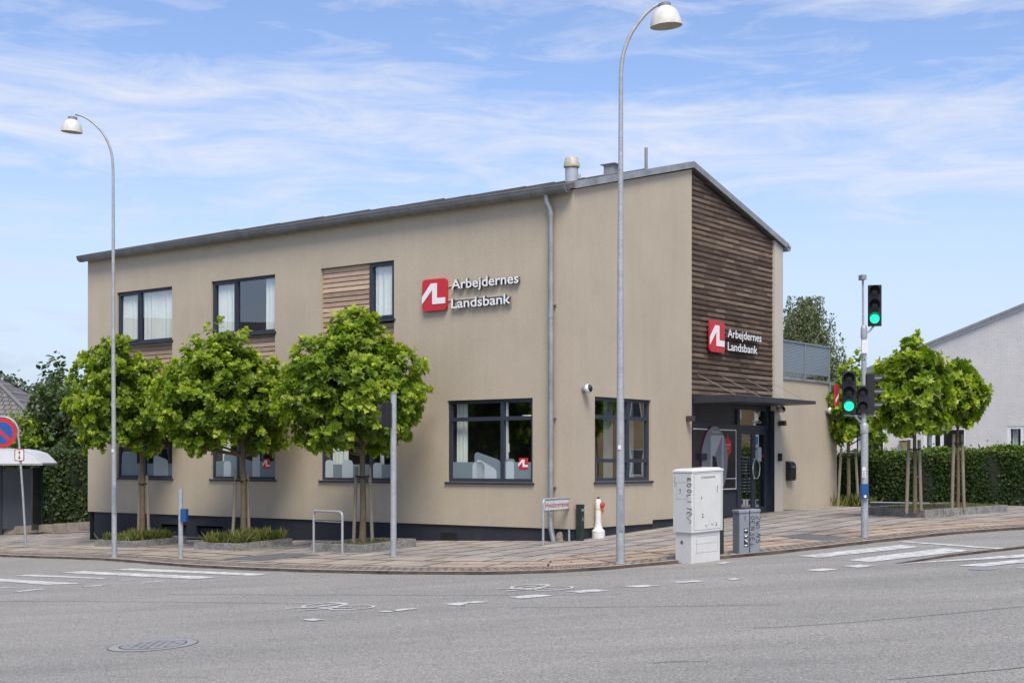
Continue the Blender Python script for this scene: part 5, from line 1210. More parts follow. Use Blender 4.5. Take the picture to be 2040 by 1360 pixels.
mb.lathe(p, prof, 10); mb.v = [tuple(Vector(v) + Vector(rng.normal(size=3) * .009)) for v in mb.v]; single('boulder', mb, stone_m, 'small rough tan stone at the foot of the downpipe', 'stone', p)

# ------------------------------------------------------------------ white cabinet and grey cabinets
c = ground(1378, 1117); l_ = ground(1347, 1111); r_ = ground(1435, 1110)
f_ = Fr(c, (r_ - c)); Wd = (Vector((r_.x, r_.y, 0)) - Vector((c.x, c.y, 0))).length; f_.O = Vector((c.x, c.y, 0))
# second direction: its narrow side, at right angles
dep = .42
th = Thing('utility_cabinet', 'tall white street cabinet with black graffiti scrawls near the corner kerb', 'utility cabinet', c)
zg_ = c.z; zt_ = at(1378, 936, c.y).z; zmid = at(1378, 1062, c.y).z
mb = MB(); mb.bbox(f_, .0, Wd, zg_ - .15, zmid + .01, -dep, 0, .012); bs = th.part('base', mb, cab_white)
mb = MB(); mb.bbox(f_, -.03, Wd + .035, zmid + .01, zt_ - .04, -dep - .03, .035, .012); bd_ = th.part('body', mb, cab_white)
mb = MB(); p4 = [f_.P(-.04, zt_ - .04, .045), f_.P(Wd + .045, zt_ - .04, .045), f_.P(Wd + .045, zt_ - .04, -dep - .04), f_.P(-.04, zt_ - .04, -dep - .04)]
mb.hexa(p4 + [q + Vector((0, 0, .022)) for q in p4]); q4 = [f_.P(.02, zt_ + .02, -.02), f_.P(Wd - .02, zt_ + .02, -.02), f_.P(Wd - .02, zt_ + .02, -dep + .02), f_.P(.02, zt_ + .02, -dep + .02)]; mb.hexa([q + Vector((0, 0, .023)) for q in p4] + q4); th.part('lid', mb, cab_white)
mb = MB(); oo = .0355
gq = mat('panel_gap', (.10, .10, .10), .8)
for (a0_, a1_, z0_, z1_) in ((.02, Wd - .01, zt_ - .075, zt_ - .070), (.02, Wd - .01, zmid + .045, zmid + .050), (.02, .025, zmid + .05, zt_ - .075), (Wd - .015, Wd - .01, zmid + .05, zt_ - .075)): mb.box(f_, a0_, a1_, z0_, z1_, .03, oo + .0012)
for (a0_, a1_, z0_, z1_) in ((.1, Wd - .06, zmid - .07, zmid - .066), (.1, Wd - .06, zmid - .36, zmid - .356), (.12, .124, zmid - .356, zmid - .1), (Wd - .064, Wd - .06, zmid - .356, zmid - .07), (.1, Wd - .1, zmid - .2, zmid - .197)): mb.box(f_, a0_, a1_, z0_, z1_, -.01, .0015)
th.part('panel_gaps', mb, gq)
# left side face
s_ = Fr(f_.P(-.03, 0, -dep - .03), f_.n); 
mb = MB(); LW = dep + .065
for (a0_, a1_, z0_, z1_) in ((.09, LW - .1, zt_ - .22, zt_ - .217), (.09, LW - .1, zt_ - .52, zt_ - .517), (.09, .093, zt_ - .517, zt_ - .22)): mb.box(s_, a0_, a1_, z0_, z1_, -.01, .0015)
mb.lathe(s_.P(.2, zmid - .17, -.031), [(.001, .003), (.035, .003), (.035, -.003)], 12, axis=s_.n); th.part('side_panel_gaps', mb, gq)
GL = {'2': [[(0, .8), (.3, 1), (.6, .75), (0, 0), (.65, .05)]], 'W': [[(0, 1), (.18, 0), (.36, .6), (.54, 0), (.72, 1)]], 'I': [[(.1, 1), (.12, 0)]], 'N': [[(0, 0), (.02, 1), (.5, 0), (.52, 1)]], 'S': [[(.55, .9), (.1, .95), (.1, .6), (.5, .4), (.45, 0), (0, .1)]],
      'B': [[(.05, 0), (0, 1), (.5, .85), (.1, .5), (.55, .25), (.05, 0)]], 'O': [[(.3, 1), (0, .5), (.3, 0), (.6, .5), (.3, 1)]], 'L': [[(0, 1), (.05, 0), (.5, .1)]], 'T': [[(.3, 0), (.28, 1)], [(0, .9), (.6, 1)]], 'A': [[(0, 0), (.3, 1), (.55, 0)], [(.1, .4), (.5, .42)]],
      'E': [[(.5, 1), (0, .9), (0, .05), (.55, 0)], [(0, .5), (.4, .55)]], 'C': [[(.5, .9), (.1, 1), (0, .2), (.5, .0)]], 'D': [[(0, 0), (0, 1), (.5, .7), (.5, .2), (0, 0)]], 'V': [[(0, 1), (.3, 0), (.55, 1)]]}
def scrawl(mb, fr, word, a, z, h, pitch, o, r=.005, seed=0, vertical=True):
    rg = random.Random(seed)
    for k, ch in enumerate(word):
        hh = h * rg.uniform(.85, 1.2); sl = rg.uniform(-.15, .25)
        for st in GL.get(ch, GL['I']):
            P = []
            for x, y in st:
                u = (k + x * .95 + sl * y + rg.uniform(-.05, .05)) * pitch; w = (y + rg.uniform(-.08, .08)) * hh
                P.append((a + w, z - u) if vertical else (a + u, z + w))
            scribble(mb, fr, [P], o, r)
def scribble(mb, fr, strokes, o, r=.006):
    for st in strokes: 
        P = catmull([fr.P(a, z, o) for a, z in st], 4) if len(st) > 2 else [fr.P(a, z, o) for a, z in st]
        # flat ribbon
        b = len(mb.v)
        for i, p in enumerate(P):
            t = (P[min(i + 1, len(P) - 1)] - P[max(i - 1, 0)]).normalized(); n = t.cross(fr.n).normalized() * r; mb.v += [tuple(p - n), tuple(p + n)]
        for i in range(len(P) - 1): mb.f.append((b + 2 * i, b + 2 * i + 2, b + 2 * i + 3, b + 2 * i + 1)); mb.m.append(0)
mb = MB(); zz = zt_ - .14; xx = LW - .09
scrawl(mb, s_, 'BOOLITC', xx - .03, zz, .10, .10, .003, .006, 3)
scribble(mb, s_, [[(xx, zz - .62), (xx + .06, zz - .66), (xx - .03, zz - .70), (xx + .07, zz - .76), (xx + .02, zz - .80)], [(.16, zt_ - .36), (.20, zt_ - .34), (.20, zt_ - .40), (.16, zt_ - .42)], [(.04, zt_ - .12), (.07, zt_ - .16), (.04, zt_ - .2), (.07, zt_ - .24), (.05, zt_ - .3)]], .003, .004); th.part('graffiti', mb, ink)
mb = MB(); put_text(mb, f_, 'SCANDINAVIA', .20, zt_ - .16, .35, .04, .038, 0); 
scribble(mb, f_, [[(.2, zt_ - .5), (.22, zt_ - .48), (.2, zt_ - .53)], [(.21, zt_ - .78), (.25, zt_ - .80), (.22, zt_ - .84), (.26, zt_ - .85)], [(Wd - .12, zt_ - .3), (Wd - .1, zt_ - .34), (Wd - .12, zt_ - .38), (Wd - .1, zt_ - .42)], [(Wd - .16, zmid + .16), (Wd - .12, zmid + .12), (Wd - .16, zmid + .09)], [(.45, zmid + .14), (.5, zmid + .12)], [(.30, zmid + .13), (.34, zmid + .10)]], .038, .005); th.part('marker_tags', mb, ink)
# green post behind cabinet
p = ground(1440, 1105); zt2 = at(1440, 975, p.y).z; mb = MB(); f2 = Fr(p + Vector((0, .25, 0)), (1, .1, 0)); mb.bbox(f2, -.07, .06, p.z - .05, zt2, -.12, 0, .01); single('green_cabinet', mb, cab_green, 'slim dark green box standing right behind the white cabinet', 'utility box', p + Vector((0, .25, 0)))
# grey pair
c = ground(1473, 1103); r_ = ground(1514, 1100); l_ = ground(1456, 1101)
f_ = Fr(c, (r_ - c)); Wd = (Vector((r_.x - c.x, r_.y - c.y, 0))).length; dep = .30; th = Thing('twin_cabinet', 'low pair of blue-grey street cabinets with black graffiti right of the white cabinet', 'utility cabinet', c)
zt_ = at(1473, 1016, c.y).z
half = Wd / 2 - .02
for k, (a0_, a1_) in enumerate(((0, Wd * .50 - .008), (Wd * .50 + .008, Wd))):
    mb = MB(); mb.bbox(f_, a0_, a1_, c.z - .1, zt_ - .05, -dep, -.0, .010); cb_ = th.part('cabinet', mb, cab_grey)
    mb = MB(); mb.bbox(f_, a0_ - .012 * (1 - k), a1_ + .012 * k, zt_ - .05, zt_, -dep - .012, .015, .012); th.part('lid', mb, cab_grey, cb_)
mb = MB(); scrawl(mb, f_, '2WINS', Wd * .50 + .13, zt_ - .12, .075, .11, .003, .0055, 5); scrawl(mb, f_, 'OENSEL', Wd * .50 + .02, zt_ - .12, .07, .10, .003, .0055, 6)
scribble(mb, f_, [[(.1, zt_ - .1), (.13, zt_ - .13), (.1, zt_ - .16), (.14, zt_ - .2)]], .003, .004)
th.part('graffiti', mb, ink)
mb = MB(); a_ = .09; mb.box(f_, a_, a_ + .085, zt_ - .68, zt_ - .34, 0, .002); st_ = th.part('sticker', mb, ink)
mb = MB(); put_text(mb, f_, '1371', a_ + .015, zt_ - .36, .30, .055, .004, 0, bold=.01, vertical=True); th.part('sticker_lettering', mb, letter_m, st_)

# ------------------------------------------------------------------ traffic light on the right
p = ground(1723, 1070); Y = p.y; th = Thing('traffic_light', 'traffic light mast with two green lit signal heads at the right kerb', 'traffic light', p)
Z = lambda y: at(1723, y, Y).z; X = lambda x: at(x, 900, Y).x
mb = MB(); mb.tube([(X(1722.5), Y, p.z - .05), (X(1722.5), Y, Z(850))], .071, 18); mb.tube([(X(1721), Y, Z(850)), (X(1721), Y, Z(665))], .052, 16); mb.tube([(X(1719.5), Y, Z(665)), (X(1719), Y, Z(556))], .022, 10)
mb.lathe((X(1722), Y, Z(852)), [(.074, -.12), (.085, -.10), (.085, .06), (.055, .10)], 16); mb.lathe((X(1721), Y, Z(665)), [(.056, -.1), (.065, -.06), (.065, .10), (.05, .16), (.025, .18)], 14)
th.part('mast', mb, galv, smooth=True)
f_ = Fr((X(1718), Y - .02, 0), (1, .2, 0)); mb = MB(); mb.bbox(f_, -.055, .05, Z(558), Z(548), -.08, .08, .006); th.part('detector', mb, galv_d)
f_ = Fr((X(1721), Y - .055, 0), (1, 0, 0)); mb = MB(); mb.bbox(f_, -.06, .07, Z(704), Z(678), -.02, .02, .004); mb.bbox(f_, -.04, .05, Z(945), Z(930), -.02, -.01, .003); th.part('white_plate', mb, white_p)
def bracket(pts, r=.02):
    mb = MB(); mb.tube(pts, r, 8); th.part('bracket', mb, galv, smooth=True)
fd = (.96, .28, 0)   # heads facing slightly left of the camera
# front of a head faces -Y side; Fr normal for d=(1,0) is (0,-1)
O1 = Vector((X(1741), Y - .06, Z(649))); signal_head(th, O1, (.97, -.25, 0), h=Z(568) - Z(649), w=.27, vis=.21)
O2 = Vector((X(1689), Y - .10, Z(823))); signal_head(th, O2, (.97, -.25, 0), h=Z(740) - Z(823), w=.27, vis=.21)
O3 = Vector((X(1716), Y - .11, Z(823))); signal_head(th, O3, (.985, -.17, 0), h=Z(768) - Z(823), w=.20, vis=.14, lit=False, count=2)
O4 = Vector((X(1742), Y + .0, Z(824))); signal_head(th, O4, (.25, .97, 0), h=Z(744) - Z(824), w=.27, vis=.21, lit=False)
bracket([(X(1722), Y, Z(664)), (X(1733), Y, Z(659)), (X(1738), Y, Z(652)), (X(1741), Y, Z(650))]); bracket([(X(1682), Y, Z(826)), (X(1722), Y, Z(829)), (X(1745), Y, Z(827))]); bracket([(X(1700), Y - .04, Z(826)), (X(1712), Y, Z(838)), (X(1722), Y, Z(846))])
f_ = Fr((X(1719), Y - .06, 0), (1, .1, 0)); mb = MB(); z0 = Z(992); mb.bbox(f_, -.07, .075, z0, Z(963), -.04, .09, .012); th.part('push_button_box', mb, blue_m)
mb = MB(); mb.lathe(f_.P(-.0, z0 + .04, .085), [(.001, .012), (.028, .01), (.03, -.005)], 10, axis=f_.n); put_text(mb, f_, '▲', -.012, Z(975), .03, .03, .093, 0) if 0 else None; th.part('button', mb, letter_m)
f_ = Fr((X(1721.5), Y - .076, 0), (1, 0, 0)); mb = MB(); mb.box(f_, -.055, .01, Z(951), Z(930), -.01, .003); lp = th.part('notice', mb, white_p)
mb = MB()
for k in range(4): mb.box(f_, -.045, -.005, Z(949) + k * .035, Z(949) + .014 + k * .035, .003, .0045)
th.part('notice_print', mb, ink, lp)
mb = MB(); put_text(mb, Fr((X(1719), Y - .055, 0), (1, 0, 0)), 'G', -.03, Z(718), .06, .09, .003, 0); th.part('mark', mb, ink)
mb = MB(); f_ = Fr((X(1669), Y + .02, 0), (.6, .8, 0)); mb.bbox(f_, -.12, .08, Z(808), Z(766), -.02, 0, .004); rs = th.part('red_plate', mb, red_m); mb = MB(); mb.add([f_.P(-.10, Z(803), .003), f_.P(.06, Z(790), .003), f_.P(.06, Z(782), .003), f_.P(-.10, Z(795), .003)], [(0, 1, 2, 3)]); th.part('white_stripe', mb, letter_m, rs)

# ------------------------------------------------------------------ no-stopping sign on the left
p = ground(52, 1089); th = Thing('road_sign', 'round red and blue no stopping sign on a leaning pole at the left edge', 'road sign', p); Y = p.y
pts = [at(52, 1089, Y), at(46, 990, Y), at(41, 920, Y), at(38, 880, Y)]; pts[0].z = p.z - .05; c = at(5, 862, Y); rr_ = at(35, 862, Y).x - c.x + .03
arc = [Vector((c.x + rr_ * math.cos(R(t)), Y, c.z + rr_ * math.sin(R(t)))) for t in range(-10, 181, 15)]
mb = MB(); mb.tube(pts + arc, .032, 10); th.part('pole', mb, galv, smooth=True)
rd = rr_ - .04; mb = MB(); mb.lathe(c + Vector((0, -.03, 0)), [(.001, .012), (rd, .012), (rd, -.012), (.001, -.012)], 40, axis=(0, -1, 0)); dk = th.part('sign_disc', mb, red_m)
mb = MB(); mb.lathe(c + Vector((0, -.044, 0)), [(.001, .002), (rd * .74, .002)], 40, axis=(0, -1, 0)); th.part('blue_field', mb, mat('sign_blue', (.01, .09, .33), .4), dk)
mb = MB(); f_ = Fr(c + Vector((0, -.048, 0)), (1, 0, 0)); w = .035; q = rd * .74 * .707
mb.add([f_.P(-q - w, c.z + q - w, 0), f_.P(q - w, c.z - q - w, 0), f_.P(q + w, c.z - q + w, 0), f_.P(-q + w, c.z + q + w, 0)], [(0, 1, 2, 3)]); th.part('diagonal_bar', mb, red_m, dk)
f_ = Fr(at(40, 906, Y) + Vector((0, -.05, 0)), (1, 0, 0)); z0, z1 = at(0, 918, Y).z, at(0, 894, Y).z; mb = MB(); mb.poly(rpoly(f_, -.14, .14, z0, z1, .03, 0), f_.n * .01); ap = th.part('arrow_plate', mb, mat('plate_red', (.35, .05, .05), .5))
mb = MB(); mb.poly(rpoly(f_, -.115, .115, z0 + .025, z1 - .025, .02, .011), f_.n * .002); th.part('plate_face', mb, white_p, ap)
mb = MB(); zc = (z0 + z1) / 2; mb.box(f_, -.008, .008, zc - .08, zc + .08, .013, .015)
for s in (1, -1): mb.add([f_.P(-.04, zc + s * .06, .015), f_.P(.04, zc + s * .06, .015), f_.P(0, zc + s * .12, .015)], [(0, 1, 2) if s > 0 else (2, 1, 0)])
th.part('arrow', mb, ink, ap)
# ------------------------------------------------------------------ bus shelter
p = ground(82, 1062); Y = p.y; th = Thing('bus_shelter', 'bus shelter with a curved pale roof at the left edge', 'bus shelter', p)
x0, x1 = at(-190, 900, Y).x, at(108, 900, Y).x; zr0 = at(0, 923, Y).z; zr1 = at(0, 895, Y).z; mb = MB(); n = 16
sec = []   # roof curves down towards its right end
for k in range(n + 1):
    t = k / n; x = x0 + (x1 - x0) * t; u = max(0, (x - (x1 - 1.25)) / 1.25); sec.append((x, zr0 + (zr1 - zr0) * (math.sqrt(max(0, 1 - u * u))) + .03))
for (ya, yb) in ((Y - 1.2, Y + .3),):
    for (a, b) in zip(sec, sec[1:]): mb.hexa([(a[0], ya, a[1] - .03), (b[0], ya, b[1] - .03), (b[0], yb, b[1] - .03), (a[0], yb, a[1] - .03), (a[0], ya, a[1]), (b[0], ya, b[1]), (b[0], yb, b[1]), (a[0], yb, a[1])])
    pts = [(x, ya - .002, zr0) for x in (x0, x1)]
fasc = [(x, z) for x, z in sec]; b = len(mb.v)
mb.poly([(x0, Y - 1.19, zr0)] + [(x1, Y - 1.19, zr0)] + [(x, Y - 1.19, z - .02) for x, z in sec[::-1]], (0, .02, 0))
mb.poly([(x0, Y + .28, zr0)] + [(x1, Y + .28, zr0)] + [(x, Y + .28, z - .02) for x, z in sec[::-1]], (0, .02, 0))
th.part('roof', mb, mat('shelter_roof', (.66, .69, .72), .35, var=.05, vscale=4), smooth=False)
mb = MB(); mb.box(Fr((0, Y, 0), (1, 0, 0)), x0, x1 + .01, zr0 - .05, zr0 - .001, -.25, 1.18); th.part('roof_edge', mb, galv)
mb = MB(); f_ = Fr((0, Y, 0), (1, 0, 0))
for px in (2, 82): mb = MB(); xx = at(px, 900, Y).x; mb.box(f_, xx - .05, xx + .05, p.z - .05, zr0 - .05, -.05, .05); th.part('post', mb, steel_dark)
mb = MB(); mb.box(f_, at(4, 900, Y).x, at(79, 900, Y).x, p.z + .15, zr0 - .18, -.02, .02); th.part('back_panel', mb, mat('smoked_panel', (.055, .06, .075), .25, var=.15, vscale=1.5))
mb = MB(); xx = at(82, 0, Y).x; mb.box(f_, xx - .02, xx + .02, p.z + .15, zr0 - .12, .05, .9); th.part('side_panel', mb, mat('smoked_side', (.03, .032, .036), .2))

# ------------------------------------------------------------------ hedges and background greenery
def leaf_box(name, label, cat, quads, core, n, ls, lm, seed, top_tint=.35, group=None, base_col=None):
    """core: list of hexa corner sets; leaves scattered over listed quads"""
    rng = np.random.default_rng(seed); mb = MB()
    for h in core: mb.hexa(h)
    c = Vector(core[0][0]); th = Thing(name, label, cat, c, group=group)
    th.part('dark_core', mb, base_col or mat('hedge_core', (.012, .018, .008), .95) if 'hedge_core' not in MATS else MATS['hedge_core'])  # solid near-black box filling the hedge behind its leaves
    areas = [((q[1] - q[0]).cross(q[3] - q[0])).length for q in quads]; tot = sum(areas); Ps = []; Ns = []; Tt = []
    for q, a in zip(quads, areas):
        m = int(n * a / tot); u, v = rng.random(m), rng.random(m); q0, q1, q2, q3 = [np.array(x) for x in q]
        nn = np.array((q[1] - q[0]).cross(q[3] - q[0]).normalized())
        P = (q0 * (1 - u[:, None]) + q1 * u[:, None]) * (1 - v[:, None]) + (q3 * (1 - u[:, None]) + q2 * u[:, None]) * v[:, None]
        wob = .05 * np.sin(P[:, 0] * 3.1 + P[:, 2] * 2) + .04 * np.sin(P[:, 0] * 7.3 + 1 + P[:, 1] * 2)
        P += nn * (rng.uniform(-.05, .07, m) + wob)[:, None]
        Ps.append(P); Ns.append(np.tile(nn, (m, 1))); hz = (v if nn[2] < .5 else np.ones(m))
        P += nn * (np.maximum(0, rng.normal(size=m) - 1.3) * .12 * (nn[2] > .5))[:, None]
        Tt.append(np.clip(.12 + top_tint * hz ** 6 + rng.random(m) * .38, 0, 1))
    P = np.concatenate(Ps); Nn = np.concatenate(Ns); m = len(P); Tt = np.concatenate(Tt)
    D = rng.normal(size=(m, 3)) + np.array([0, 0, .5]) + Nn * .5; N2 = Nn + rng.normal(size=(m, 3)) * .7
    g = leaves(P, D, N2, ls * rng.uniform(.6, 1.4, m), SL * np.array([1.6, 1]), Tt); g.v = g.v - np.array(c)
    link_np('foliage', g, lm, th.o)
    return th
# hedge at the right
hl, hr = at(1640, 1005, 43.5), at(2160, 1003, 41.5)
def hexa_from(a, b, dep_, z0, z1a, z1b):
    d = (b - a); d.z = 0; n = Vector((d.y, -d.x, 0)).normalized(); a2, b2 = a - n * dep_, b - n * dep_
    f = lambda p, z: Vector((p.x, p.y, z))
    return [f(a, z0), f(b, z0), f(b2, z0), f(a2, z0), f(a, z1a), f(b, z1b), f(b2, z1b), f(a2, z1a)]
zt_l, zt_r = at(1700, 909, 43.2).z, at(2040, 893, 42).z
hx = hexa_from(hl, hr, .9, .2, zt_l - .02, zt_r)
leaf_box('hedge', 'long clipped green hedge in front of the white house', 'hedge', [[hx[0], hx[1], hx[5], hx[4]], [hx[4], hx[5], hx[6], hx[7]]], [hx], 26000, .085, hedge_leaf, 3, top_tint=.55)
# low dark rail before the hedge
mb = MB(); a, b = at(1735, 1003, 41.0), at(1850, 1005, 40.2); f_ = Fr(a, b - a); w = (b - a).length; z0 = G(a.x, a.y)
mb.box(f_, 0, w, z0 - .1, z0 + .13, -.06, 0); th = Thing('low_wall', 'low dark edging wall at the foot of the hedge behind the right planter', 'wall', a); th.part('wall', mb, plinth_m); mb = MB(); mb.box(f_, -.02, w + .02, z0 + .131, z0 + .16, -.08, .02); th.part('coping', mb, galv)
# right planter and trees
planter((1722, 1024), (1843, 1031.5), (2008, 1019.5), .19, 'long granite planter with mossy ground holding two thin trees at the right', plants=(1500, .07, 0, 90), seed=8, soil_dz=-.02)
ptree(tb(1822, 1018, .16), 'slender staked tree with the wide crown in the right planter, beside the traffic light', 51, 1733, 1900, 668, 868, ncl=300, per=11, ls=.18, stakes=((-.19, 0), (.16, .02)), stake_h=1.75, trunk_r=.05, top=.45, lump=.28, dens_inner=.25)
ptree(tb(1908, 1013, .16), 'slender staked tree with the small crown, rightmost of the street trees', 63, 1858, 1966, 718, 850, ncl=240, per=10, ls=.18, stakes=((-.14, 0), (.16, .02)), stake_h=1.9, trunk_r=.042, top=.3, lump=.3, dens_inner=.2)
b3 = ground(1690, 1008); b3.z = G(b3.x, b3.y)
ptree(b3, 'thin staked tree right behind the corner of the annex', 77, 1640, 1772, 700, 885, ncl=150, per=10, ls=.18, stakes=((-.3, 0), (.3, .02)), stake_h=1.75, trunk_r=.06, top=.3, lump=.3, dens_inner=.2)
# grassy tuft at its foot
rng = np.random.default_rng(4); n = 240; P = np.stack([b3.x + .25 + rng.normal(size=n) * .25, b3.y + rng.normal(size=n) * .2, np.full(n, b3.z)], 1); g = leaves(P, np.stack([rng.normal(size=n) * .5, rng.normal(size=n) * .5, np.ones(n)], 1), rng.normal(size=(n, 3)), .4 * rng.uniform(.5, 1.2, n), SL * np.array([.3, 1]), rng.random(n))
o_ = link_np('grass_tuft', g, grass_leaf, None); o_['label'] = 'loose tuft of tall grass at the foot of the tree behind the annex'; o_['category'] = 'plant'

# ------------------------------------------------------------------ white house at the right
Wf = Fr(at(1900, 917, 49.0), (.741, -.6715, 0))
wh = Thing('white_house', 'pale painted brick house with a sloping roof edge behind the hedge', 'house', Wf.P(0, 0, 0))
brickw = slab_mat('painted_brick', ((.60, .60, .595), (.58, .58, .575)), .23, .075, .005, rot=0, uv=True, mcol=(.55, .55, .545), rough_edges=.004, dirt=.08, grain=.04)
s = lambda px: Wf.a(px)
zz = lambda px, py: Wf.at(px, py)[1]
r0 = (s(1800), zz(1800, 712)); r1 = (s(2040), zz(2040, 614)); sl_ = (r1[1] - r0[1]) / (r1[0] - r0[0]); ztw = lambda a: r0[1] + sl_ * (a - r0[0])
wz1 = zz(1880, 851); wz0 = zz(1880, 905)
wins = [(s(1700), s(1763)), (s(1840), s(1925)), (s(2007), s(2090))]
a0, a1 = s(1560), s(2260)
mb = MB(); mb.wall(Wf, a0, a1, -.5, wz1 + .3, [(w[0], w[1], wz0, wz1) for w in wins], .12, zt=ztw)
mb.uv = [((Vector(v) - Wf.O).dot(Wf.d), v[2]) for v in mb.v]; wh.part('wall', mb, brickw)
mb = MB(); 
e = lambda a, dz, o: Wf.P(a, ztw(a) + dz, o)
mb.hexa([e(a0, .0, .06), e(a1, .0, .06), e(a1, .0, -6), e(a0, .0, -6), e(a0, .06, .06), e(a1, .06, .06), e(a1, .06, -6), e(a0, .06, -6)]); wh.part('verge_board', mb, whiteframe)
mb = MB(); mb.hexa([e(a0, .061, .12), e(a1, .061, .12), e(a1, .061, -6), e(a0, .061, -6), e(a0, .16, .12), e(a1, .16, .12), e(a1, .16, -6), e(a0, .16, -6)]); wh.part('roof', mb, zinc)
for i, w in enumerate(wins):
    ml = [(w[0] + (w[1] - w[0]) * t, wz0, wz1) for t in ((.22, .42) if i == 1 else (.35,) if i == 0 else (.35,))]
    window(wh, Wf, w[0], w[1], wz0, wz1, mull=ml, fm=whiteframe, sill=False, room=1.5, roomm=interior_d, curtain=[(w[0] + .08, w[0] + (w[1] - w[0]) * .2)], gl=glass, o=-.06, fw=.09)
a, z_ = Wf.at(1800, 887, .1); lt = Thing('wall_lamp', 'small triangular wall lamp on the white house between two windows', 'wall lamp', Wf.P(a, z_, 0)); mb = MB()
mb.lathe(Wf.P(a, z_, .1), [(.02, -.17), (.19, .13), (.001, .13)], 4); lt.part('shade', mb, mat('lamp_olive', (.30, .27, .10), .5)); mb = MB(); mb.lathe(Wf.P(a, z_, .1), [(.195, .131), (.23, .16), (.001, .19)], 4); lt.part('cap', mb, blackmatte)

# ------------------------------------------------------------------ trees behind
def bushy(name, label, base, H, Wd_, seed, lm, ncl, per, ls, trunk=.15, cz=.62, rz=None, half=SL * np.array([1.6, 1]), group=None, lump=.3, spread=.3, trunkh=None, inner=.4):
    rng = np.random.default_rng(seed); th = Thing(name, label, 'tree' if 'tree' in name else 'shrub', base, local=True, group=group)
    rz = rz or H * (1 - cz); cr_, ctr = crown_mb(rng, 0, H * cz, Wd_ / 2, rz, ncl, per, ls, half=half, lump=lump, spread=spread, inner=inner, up=.3)
    mb = MB(); mb.tube([(0, 0, -.1), (.03, 0, H * .3), (0, 0.03, H * .6), (0, 0, H * .85)], [trunk, trunk * .8, trunk * .5, trunk * .15], 9)
    for i in rng.choice(len(ctr), 14, replace=False): e_ = Vector(ctr[i]); s_ = Vector((0, 0, min(e_.z * .7, H * .7))); limb(mb, s_, s_.lerp(e_, .9), trunk * .3, .015, rng, w=.1)
    th.part('trunk', mb, bark, smooth=True); link_np('crown', cr_, lm, th.o); return th
# weeping birch behind the annex
def birch(base, H, Wd_, seed, label):
    rng = np.random.default_rng(seed); th = Thing('birch_tree', label, 'tree', base, local=True); mb = MB(); mb.tube([(0, 0, -.1), (.1, 0, H * .4), (0, 0, H * .97)], [.2, .14, .03], 9); Ps = []; Ds = []
    for k in range(150):
        h0 = H * rng.uniform(.38, .98); a = rng.uniform(0, 6.28); r_ = Wd_ / 2 * (1 - ((h0 / H - .62) / .40) ** 2 if h0 / H > .62 else 1) * rng.uniform(.35, 1); r_ = max(r_, .2)
        e_ = Vector((math.cos(a) * r_, math.sin(a) * r_, min(H, h0 + .3)))
        if k % 5 == 0: limb(mb, (0, 0, h0 * .8), e_, .03, .01, rng)
        for q in range(5):
            x, y = e_.x + rng.normal() * .3, e_.y + rng.normal() * .3; ln = rng.uniform(.6, 2.0); m = int(ln * 30)
            t = rng.random(m); Ps.append(np.stack([x + rng.normal(size=m) * .07 + .15 * t * math.cos(a), y + rng.normal(size=m) * .07, e_.z + .2 - t * ln], 1)); Ds.append(np.stack([rng.normal(size=m) * .5, rng.normal(size=m) * .5, -np.ones(m)], 1))
    P = np.concatenate(Ps); D = np.concatenate(Ds); n = len(P)
    th.part('trunk', mb, mat('birch_bark', (.5, .48, .45), .8, var=.3, vscale=6), smooth=True)
    link_np('crown', leaves(P, D, rng.normal(size=(n, 3)), .095 * rng.uniform(.6, 1.3, n), SL * np.array([1.4, 1]), rng.random(n)), birch_leaf, th.o)
Yb = 56; b_ = at(1598, 917, Yb); b_.z = .3; birch(b_, at(0, 600, Yb).z - .3, 2.9, 5, 'drooping birch tree rising behind the annex railing')
# left side
Yl = 50.0
b_ = ground(130, 1052, 0)
hx = hexa_from(at(60, 917, 50.5), at(215, 917, 47.5), 1.2, -1, at(0, 905, 50).z, at(0, 900, 48).z)
leaf_box('hedge', 'dark ivy-covered hedge between the bus shelter and the building', 'hedge', [[hx[0], hx[1], hx[5], hx[4]], [hx[4], hx[5], hx[6], hx[7]]], [hx], 7500, .13, dark_leaf, 31, top_tint=.15)
def gb(px, Y): q = at(px, 917, Y); q.z = G(q.x, q.y); return q
def hgt(py, Y, b): return at(0, py, Y).z - b.z
for (px, Y, ytop, w, sd, lab, lm, nc, lsz) in ((150, 52.5, 765, 2.6, 41, 'dark leafy shrub growing against the left end of the beige building', dark_leaf, 230, .20), (115, 53.5, 800, 2.3, 42, 'dark green bush above the ivy hedge below the red roof', dark_leaf, 200, .19), (85, 55, 822, 2.2, 43, 'mid green bush behind the bus shelter roof', dark_leaf, 170, .19), (42, 51.5, 826, 1.7, 44, 'yellow-green bush behind the no stopping sign', plane_leaf, 130, .17), (8, 53, 850, 1.8, 45, 'small dark bush at the left edge behind the sign', dark_leaf, 110, .18), (183, 51, 812, 2.1, 49, 'shaded shrub pressed against the building corner behind the leftmost tree', dark_leaf, 150, .18)):
    b_ = gb(px, Y); bushy('shrub', lab, b_, hgt(ytop, Y, b_), w, sd, lm, nc, 12, lsz, .06, cz=.58, group='garden shrubs behind the bus shelter')
b_ = gb(122, 54.5); th = bushy('fruit_tree', 'airy young tree with upright leafy shoots above the red tiled roof', b_, hgt(735, 54.5, b_), 1.5, 47, dark_leaf, 60, 9, .22, .06, cz=.78, spread=.25, inner=.2)
